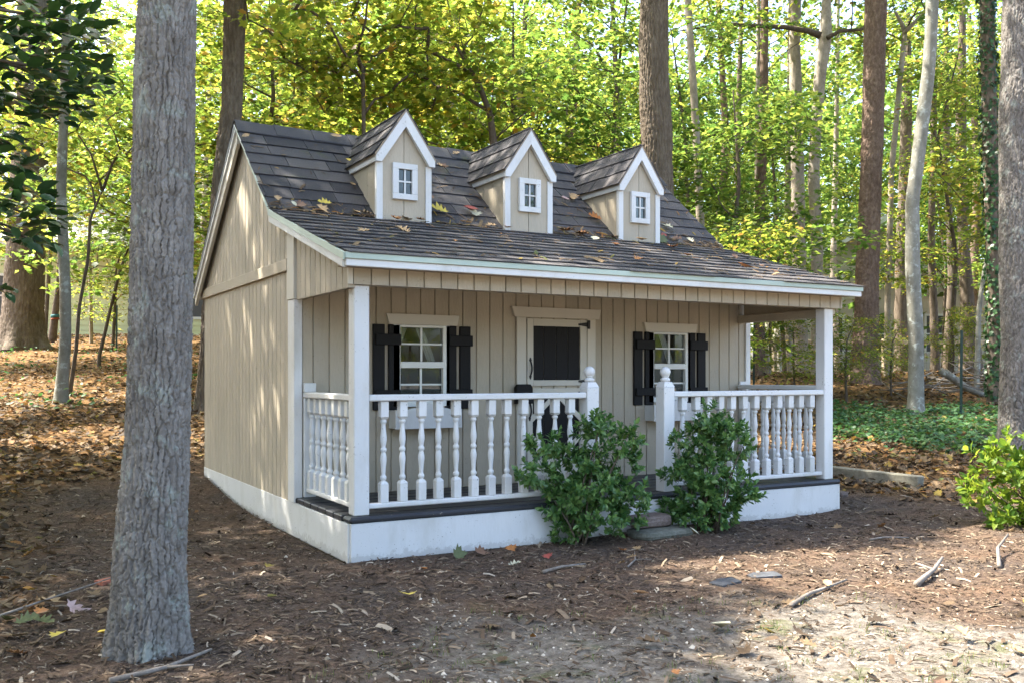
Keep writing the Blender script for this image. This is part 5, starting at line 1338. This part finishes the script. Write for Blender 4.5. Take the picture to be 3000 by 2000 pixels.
stick('bent stick under the lime shrub at the right', [(2.85, -1.85, .01), (3.1, -1.68, .05), (3.35, -1.58, .09)], .012)
stick('short grey stick on the mulch right of the porch', [(2.9, -1.0, .01), (3.05, -.98, .014), (3.2, -1.04, .01)], .008)

# fallen leaves one can tell apart
def leafmesh(t, k, mat, nm): 
    tm = CURL(t, k); return np_mesh(nm, tm[0], tm[1], mat, False)
def plain(name, col):
    m, nt, b = newmat(name); v = coords(nt, 'obj')
    c = ramp(nt, noise(nt, v, 3.2, 5), [(.3, tuple(a*.65 for a in col)), (.7, tuple(min(1, a*1.25) for a in col))])
    nt.links.new(c, b.inputs['Base Color']); b.inputs['Roughness'].default_value = .6; return m
COLS = {'yellow': (.50, .38, .05), 'orange': (.38, .15, .04), 'brown': (.17, .09, .05), 'tan': (.36, .23, .11), 'pale': (.46, .43, .30), 'red': (.32, .07, .05), 'green': (.095, .11, .035), 'pink': (.48, .33, .29)}
LM = {}
for cn, col in COLS.items():
    mm = plain(cn + '_leaf', col)
    LM[cn, 'oak'] = leafmesh(OAK, .7, mm, 'fallen_leaf'); LM[cn, 'maple'] = leafmesh(MAPLE, .35, mm, 'fallen_leaf'); LM[cn, 'curled'] = leafmesh(LEAF4, 1.1, mm, 'fallen_leaf')
R2 = random.Random(3)
def leaf(cn, shp, pos, nrm, size, label, group, spin=None, lift=.012):
    nrm = np.array(nrm, float); h = np.array([math.cos(spin or 0), math.sin(spin or 0), 0]) if spin is not None else np.array([R2.gauss(0, 1), R2.gauss(0, 1), R2.gauss(0, .2)])
    fr = frames((nrm + np.array([R2.gauss(0, .12), R2.gauss(0, .12), 0]))[None], h[None])[0]
    o = link('fallen_leaf', LM[cn, shp], None, tuple(np.array(pos) + nrm/np.linalg.norm(nrm)*lift), Matrix(fr.tolist()).to_euler(), (size,)*3)
    return tag(o, label, 'leaf', group)
def gleaf(cn, shp, x, y, size, label, lift=.02, nrm=(0, 0, 1)): return leaf(cn, shp, (x, y, gz(x, y)), nrm, size*.8, label, 'single fallen leaves on the ground', None, lift)
gleaf('yellow', 'maple', -.08, -.97, .11, 'bright yellow leaf lying on the mulch before the left porch corner')
gleaf('pale', 'curled', .80, -2.07, .13, 'long pale leaf lying on the sand, centre right')
gleaf('pale', 'oak', .62, -.62, .10, 'pale crumpled leaf on the mulch in front of the left shrub')
gleaf('orange', 'oak', .28, -2.35, .06, 'small orange leaf on the sand, low centre')
gleaf('brown', 'maple', .93, -2.88, .09, 'brown curled leaf in the sun at the bottom edge')
gleaf('tan', 'oak', 1.48, -2.62, .11, 'tan lobed leaf at the lower right corner')
gleaf('tan', 'oak', 1.52, -2.74, .10, 'tan lobed leaf nearest the lower right corner')
gleaf('green', 'maple', .52, -.13, .14, 'green and brown leaf leaning on the white skirt board', .05, (.1, -1, .5))
gleaf('brown', 'maple', .66, -.16, .12, 'brown leaf at the foot of the white skirt board', .03, (.1, -.4, 1))
gleaf('orange', 'maple', .86, -.20, .10, 'orange leaf on the debris left of the left shrub', .04)
gleaf('red', 'maple', .98, -.42, .08, 'red orange leaf on the mulch left of the left shrub')
gleaf('orange', 'curled', .22, -.50, .07, 'small orange curled leaf on the mulch before the skirt board')
gleaf('tan', 'oak', 1.50, -.52, .10, 'tan leaf lying right of the forked twig')
gleaf('orange', 'oak', 1.34, -.66, .09, 'orange leaf on the tip of the forked twig', .04)
gleaf('pale', 'curled', 2.02, -.44, .10, 'pale green leaf leaning on the concrete paver', .03, (.4, -.5, .8))
gleaf('tan', 'curled', 1.72, -1.72, .10, 'tan curled leaf at the edge of the sun patch')
gleaf('pink', 'oak', -1.46, -.42, .17, 'large curled pinkish leaf left of the near trunk', .07, (.5, -.6, .7))
gleaf('tan', 'maple', -1.53, -.38, .16, 'large tan leaf beneath the pinkish curled one', .04)
gleaf('orange', 'maple', -1.50, -.52, .09, 'bright orange leaf beside the large pinkish one', .03)
gleaf('yellow', 'curled', -1.36, -1.02, .08, 'yellow leaf at the foot of the near trunk', .03)
gleaf('yellow', 'maple', -1.47, -.92, .09, 'yellow green leaf left of the near trunk foot', .03)
for i, (x, y, a) in enumerate([(-1.62, -.70, .3), (-1.66, -.62, 1.4), (-1.56, -.66, -.6), (-1.70, -.74, 2.2)]):
    leaf('green', 'oak', (x, y, gz(x, y)), (R2.gauss(0, .4), R2.gauss(0, .4), 1), .09, 'green lobed oak leaf at the lower left edge, ' + ['in the middle of its cluster', 'at the back of its cluster', 'nearest the furrowed trunk', 'cut by the picture edge'][i], 'green oak leaves at the lower left', a, .04)
# on the roof
low_n = np.array([0, -(BRK[1]-EAVE[1]), BRK[0]-EAVE[0]]); up_n = np.array([0, -(RDG[1]-BRK[1]), RDG[0]-BRK[0]])
rf = [('tan', 'curled', -.03, 2.06, .07), ('tan', 'curled', .62, 2.18, .09), ('yellow', 'curled', .64, 1.90, .07), ('tan', 'curled', .61, 1.60, .05), ('tan', 'oak', -.01, 1.41, .08), ('pale', 'curled', .07, 1.36, .06), ('brown', 'maple', .16, 1.35, .08), ('tan', 'maple', .25, 1.35, .10), ('yellow', 'oak', .36, 1.38, .10),
      ('tan', 'curled', .48, 1.29, .08), ('tan', 'oak', .62, 1.26, .10), ('orange', 'oak', .74, 1.25, .11), ('tan', 'maple', .84, 1.25, .10), ('orange', 'oak', .92, 1.25, .08), ('tan', 'oak', .29, .49, .10), ('tan', 'oak', .54, .47, .14), ('yellow', 'oak', 1.25, 1.40, .15), ('red', 'curled', 1.40, 1.46, .12), ('pale', 'maple', 1.47, 1.39, .11),
      ('brown', 'maple', 1.21, 1.56, .06), ('brown', 'oak', 1.44, 1.99, .09), ('tan', 'oak', 1.50, 1.95, .10), ('tan', 'oak', 1.59, 1.27, .09), ('orange', 'oak', 1.64, 1.26, .08), ('pink', 'curled', 2.43, 1.72, .09), ('tan', 'oak', 2.54, 1.71, .14), ('orange', 'oak', 2.14, 1.28, .12), ('tan', 'oak', 2.22, 1.29, .12), ('orange', 'oak', 2.31, 1.29, .11), ('orange', 'maple', 2.40, 1.30, .11), ('tan', 'oak', 1.74, 2.20, .08),
      ('orange', 'oak', 2.69, 1.50, .13), ('tan', 'maple', 2.70, 1.27, .09), ('tan', 'curled', 2.77, 1.14, .10), ('pale', 'curled', 2.11, .77, .12), ('orange', 'curled', 2.26, .75, .07), ('orange', 'oak', 1.97, .10, .11), ('orange', 'oak', 2.92, .90, .14), ('pale', 'oak', 3.49, 1.30, .10), ('orange', 'curled', 2.73, .52, .07), ('green', 'maple', 3.22, 1.33, .14), ('brown', 'oak', 3.29, 1.34, .10), ('red', 'oak', 3.18, 1.36, .08), ('pale', 'maple', 3.41, 1.48, .10),
      ('pale', 'curled', 3.69, 1.19, .10), ('brown', 'curled', 3.38, .70, .09), ('tan', 'oak', 3.67, .83, .12), ('orange', 'curled', 2.96, .21, .12), ('brown', 'oak', 3.24, .26, .08)]
seen_l = {}
for cn, shp, x, y, sz in rf:
    nm = low_n if y < BRK[0] else up_n; nm = nm/np.linalg.norm(nm)
    k = min(range(3), key=lambda q: abs(DORM[q] - x)); dn = ['first', 'second', 'third'][k]
    where = ('under the ridge by the %s dormer' if y > 1.98 else 'on the upper roof by the %s dormer' if y > 1.37 else ('at the roof bend by the %s dormer' if y > 1.2 else 'on the porch roof below the %s dormer')) % dn
    side_ = 'left of centre' if x < DORM[k] - .08 else ('right of centre' if x > DORM[k] + .08 else 'at its middle')
    leaf(cn, shp, (x, y, roof_top(y)), nm, sz, '%s %s %s leaf %s, %s' % ('small' if sz < .085 else ('large' if sz > .115 else 'middling'), cn, shp, where, side_), 'fallen leaves on the playhouse roof', None, .034)
# pine needles and bits of leaf caught on the shingles
rg = np.random.default_rng(88); n = 1700
x = rg.uniform(RX0, RX1, n); y = np.where(rg.uniform(0, 1, n) < .45, BRK[0] + rg.normal(.0, .035, n), rg.uniform(EAVE[0] + .03, RDG[0] - .15, n))
k = np.ones(n, bool)
for c in DORM: k &= ~((np.abs(x - c) < .23) & (y > 1.24))
x, y = x[k], y[k]; n = len(x); zr = np.array([roof_top(v) for v in y]) + .017
nr = np.where((y < BRK[0])[:, None], (low_n/np.linalg.norm(low_n))[None], (up_n/np.linalg.norm(up_n))[None]) + rg.normal(0, .12, (n, 3))
L = rg.gamma(2, .016, n) + .008
V, F = scatter(*strand, np.stack([x, y, zr], 1), frames(nr, rg.normal(size=(n, 3))), np.stack([L*rg.uniform(.05, .3, n), L, L*.12], 1))
tag(link('roof_litter', np_mesh('roof_litter', V, F, LITTER)), 'pine needles and leaf scraps strewn over the playhouse roof', 'needles', kind='stuff')
# ------------------------------------------------------------------ fence, posts, brush, neighbours' houses
GREENM = paint('green_steel', (.012, .035, .025), .5, vary=.2)
def tpost(u, vb, vt, d, label):
    b = at(u, vb, d); b[2] = gz(b[0], b[1]); h = at(u, vt, d)[2] - b[2]
    o = MB().box(-.018, .018, -.004, .004, -.1, h).box(-.004, .004, .0042, .03, -.1, h - .002).build('steel_post', GREENM); o.location = b; o.rotation_euler = (0, .01, YAW)
    return tag(o, label, 'post', 'green steel fence posts')
tpost(2815, 1218, 968, 12.7, 'green steel post standing right of the spotted grey trunk')
tpost(2208, 1135, 945, 17.0, 'green steel post seen through the right end of the porch')
tpost(341, 1028, 895, 19.2, 'green steel post left of the near furrowed trunk')
fd = 26.0
fence = tag(empty('rail_fence', tuple(at(2190, HOR, fd)*np.array([1, 1, 0]))), 'pale timber post and rail fence with wire mesh at the edge of the woods', 'fence')
fo = np.array(fence.location)
def fpt(u, z): q = at(u, HOR, fd + (u - 2190)*.0012); return np.array([q[0], q[1], z]) - fo
us = [2100, 2268, 2436, 2590, 2778, 2960, 3140]
rail_z = 1.93
for a, b_ in zip(us[:-1], us[1:]):
    p, q = fpt(a, rail_z), fpt(b_, rail_z - .015); d = q - p; L = math.hypot(d[0], d[1])
    o = MB().cbox(.051, L - .051, -.02, .02, -.055, .055, .005).build('rail', PTWOOD, fence); o.location = p; o.rotation_euler = (0, 0, math.atan2(d[1], d[0]))
    w = MB()
    for k in range(7): w.box(.051, L - .051, -.0225, -.0205, -1.0 + k*.14, -.997 + k*.14)
    for k in range(int(L/.15)): w.box(k*.15 + .06, k*.15 + .063, -.0227, -.0207, -1.02, -.05)
    o = w.build('wire_mesh', GREENM, fence); o.location = p; o.rotation_euler = (0, 0, math.atan2(d[1], d[0])); tag(o, kind='stuff')
for u in us:
    p = fpt(u, 0); g = gz(*(p + fo)[:2]); o = MB().cbox(-.05, .05, -.05, .05, g - .2, 2.02, .005).build('post', PTWOOD, fence); o.location = p
# brush pile
bp = at(2850, 1150, 15.5); bp[2] = gz(bp[0], bp[1])
brush = tag(empty('brush_pile', tuple(bp)), 'tangled pile of dead sticks with one arched log beneath the fence', 'brush pile')
rg = np.random.default_rng(77)
pts = [at(u, v, 15.2) - bp for u, v in [(2755, 1085), (2790, 1105), (2830, 1135), (2880, 1155), (2935, 1160)]]
MB().tube(pts, [.055, .06, .055, .05, .05], 10).build('log', B_BEECH, brush, True)
for i in range(46):
    c = np.array([rg.normal(0, .55), rg.normal(0, .3), abs(rg.normal(.18, .15))]); d = rg.normal(size=3)*np.array([.8, .4, .22]); d = d/np.linalg.norm(d)*rg.uniform(.3, .7)
    w = RGT*c[0] + FWD*c[1] + np.array([0, 0, c[2]]); dw = RGT*d[0] + FWD*d[1] + np.array([0, 0, d[2]])
    MB().tube([w - dw, w + rg.normal(0, .05, 3), w + dw], [.013, .010, .005], 5).build('stick', STICK, brush, True)

def siding_house(name, label, u, v_base, depth, width, deep, wall_h, ridge_h, wall, trim, roofm, rz, wins, gable='front'):
    c = at(u, HOR, depth); z = gz(c[0], c[1]) - .1; root = tag(empty(name, (c[0], c[1], z), YAW + rz), label, 'house')
    w2 = width/2
    MB().box(-w2 + .02, w2 - .02, .02, deep, 0, wall_h).build('wall', wall, root)
    k = 0.0
    while k < wall_h - .05:
        hgt = min(.19, wall_h - k)
        MB().add([(-w2, 0, k), (w2, 0, k), (w2, -.0, k + hgt), (-w2, -.0, k + hgt), (-w2, -.022, k), (w2, -.022, k), (w2, -.002, k + hgt - .004), (-w2, -.002, k + hgt - .004)], [(0, 3, 2, 1), (4, 5, 6, 7), (0, 1, 5, 4), (1, 2, 6, 5), (2, 3, 7, 6), (3, 0, 4, 7)]).build('lap_board', wall, root); k += .19
    if gable == 'front':
        MB().prism([(-w2, wall_h), (w2, wall_h), (0, ridge_h)], 'y', .0, .12).build('gable', wall, root)
        for s in (-1, 1):
            P = [(0, ridge_h + .18), (s*(w2 + .5), wall_h - .16), (s*(w2 + .5), wall_h - .30), (0, ridge_h + .04)]
            MB().prism(P if s < 0 else P[::-1], 'y', -.5, deep + .3).build('roof', roofm, root)
            P = [(0, ridge_h + .12), (s*(w2 + .46), wall_h - .21), (s*(w2 + .46), wall_h - .44), (0, ridge_h - .11)]
            MB().prism(P if s < 0 else P[::-1], 'y', -.55, -.502).build('rake_board', trim, root)
    else:
        MB().prism([(-.5, wall_h - .1), (-.5, wall_h - .02), (deep/2, ridge_h), (deep + .5, wall_h - .02), (deep + .5, wall_h - .1)], 'x', -w2 - .4, w2 + .4).build('roof', roofm, root)
        MB().box(-w2 - .4, w2 + .4, -.53, -.502, wall_h - .22, wall_h - .01).build('fascia', trim, root)
    for s in (-1, 1): MB().box(s*w2 - .06, s*w2 + .06, -.03, .02, 0, wall_h).build('corner_board', trim, root)
    for (x, zb, w, h) in wins:
        f = MB()
        f.box(x - w/2 - .09, x + w/2 + .09, -.05, -.024, zb - .09, zb); f.box(x - w/2 - .09, x + w/2 + .09, -.05, -.024, zb + h, zb + h + .09)
        f.box(x - w/2 - .09, x - w/2, -.05, -.024, zb, zb + h); f.box(x + w/2, x + w/2 + .09, -.05, -.024, zb, zb + h); f.box(x - w/2, x + w/2, -.045, -.03, zb + h/2 - .025, zb + h/2 + .025)
        f = f.build('window', trim, root); MB().box(x - w/2, x + w/2, -.029, -.024, zb, zb + h).build('pane', SCREEN, f)
    return root
BEIGE = paint('beige_siding', (.50, .45, .38), .7, vary=.08); YELS = paint('pale_yellow_siding', (.62, .62, .36), .7, vary=.06)
ROOF_L = paint('light_roof', (.45, .43, .41), .8, vary=.15); ROOF_G = paint('grey_roof', (.20, .19, .18), .85, vary=.2)
siding_house('neighbour_house', 'beige sided house with white gable trim half hidden behind the pine', 2590, 0, 40, 8.5, 9, 4.4, 6.6, BEIGE, WHITE, ROOF_L, -.18, [(-2.2, 1.0, 1.0, 1.5), (-.4, 1.0, .9, 1.5), (2.2, 1.0, 1.0, 1.5), (-2.2, 3.2, .9, 1.0)])
siding_house('neighbour_house', 'pale yellow sided house glimpsed at the left behind thin stems', 330, 0, 34, 11.5, 8, 3.5, 5.4, YELS, WHITE, ROOF_L, .15, [(-3.4, .9, 1.0, 1.4), (3.2, .9, 1.0, 1.4)], gable='side')
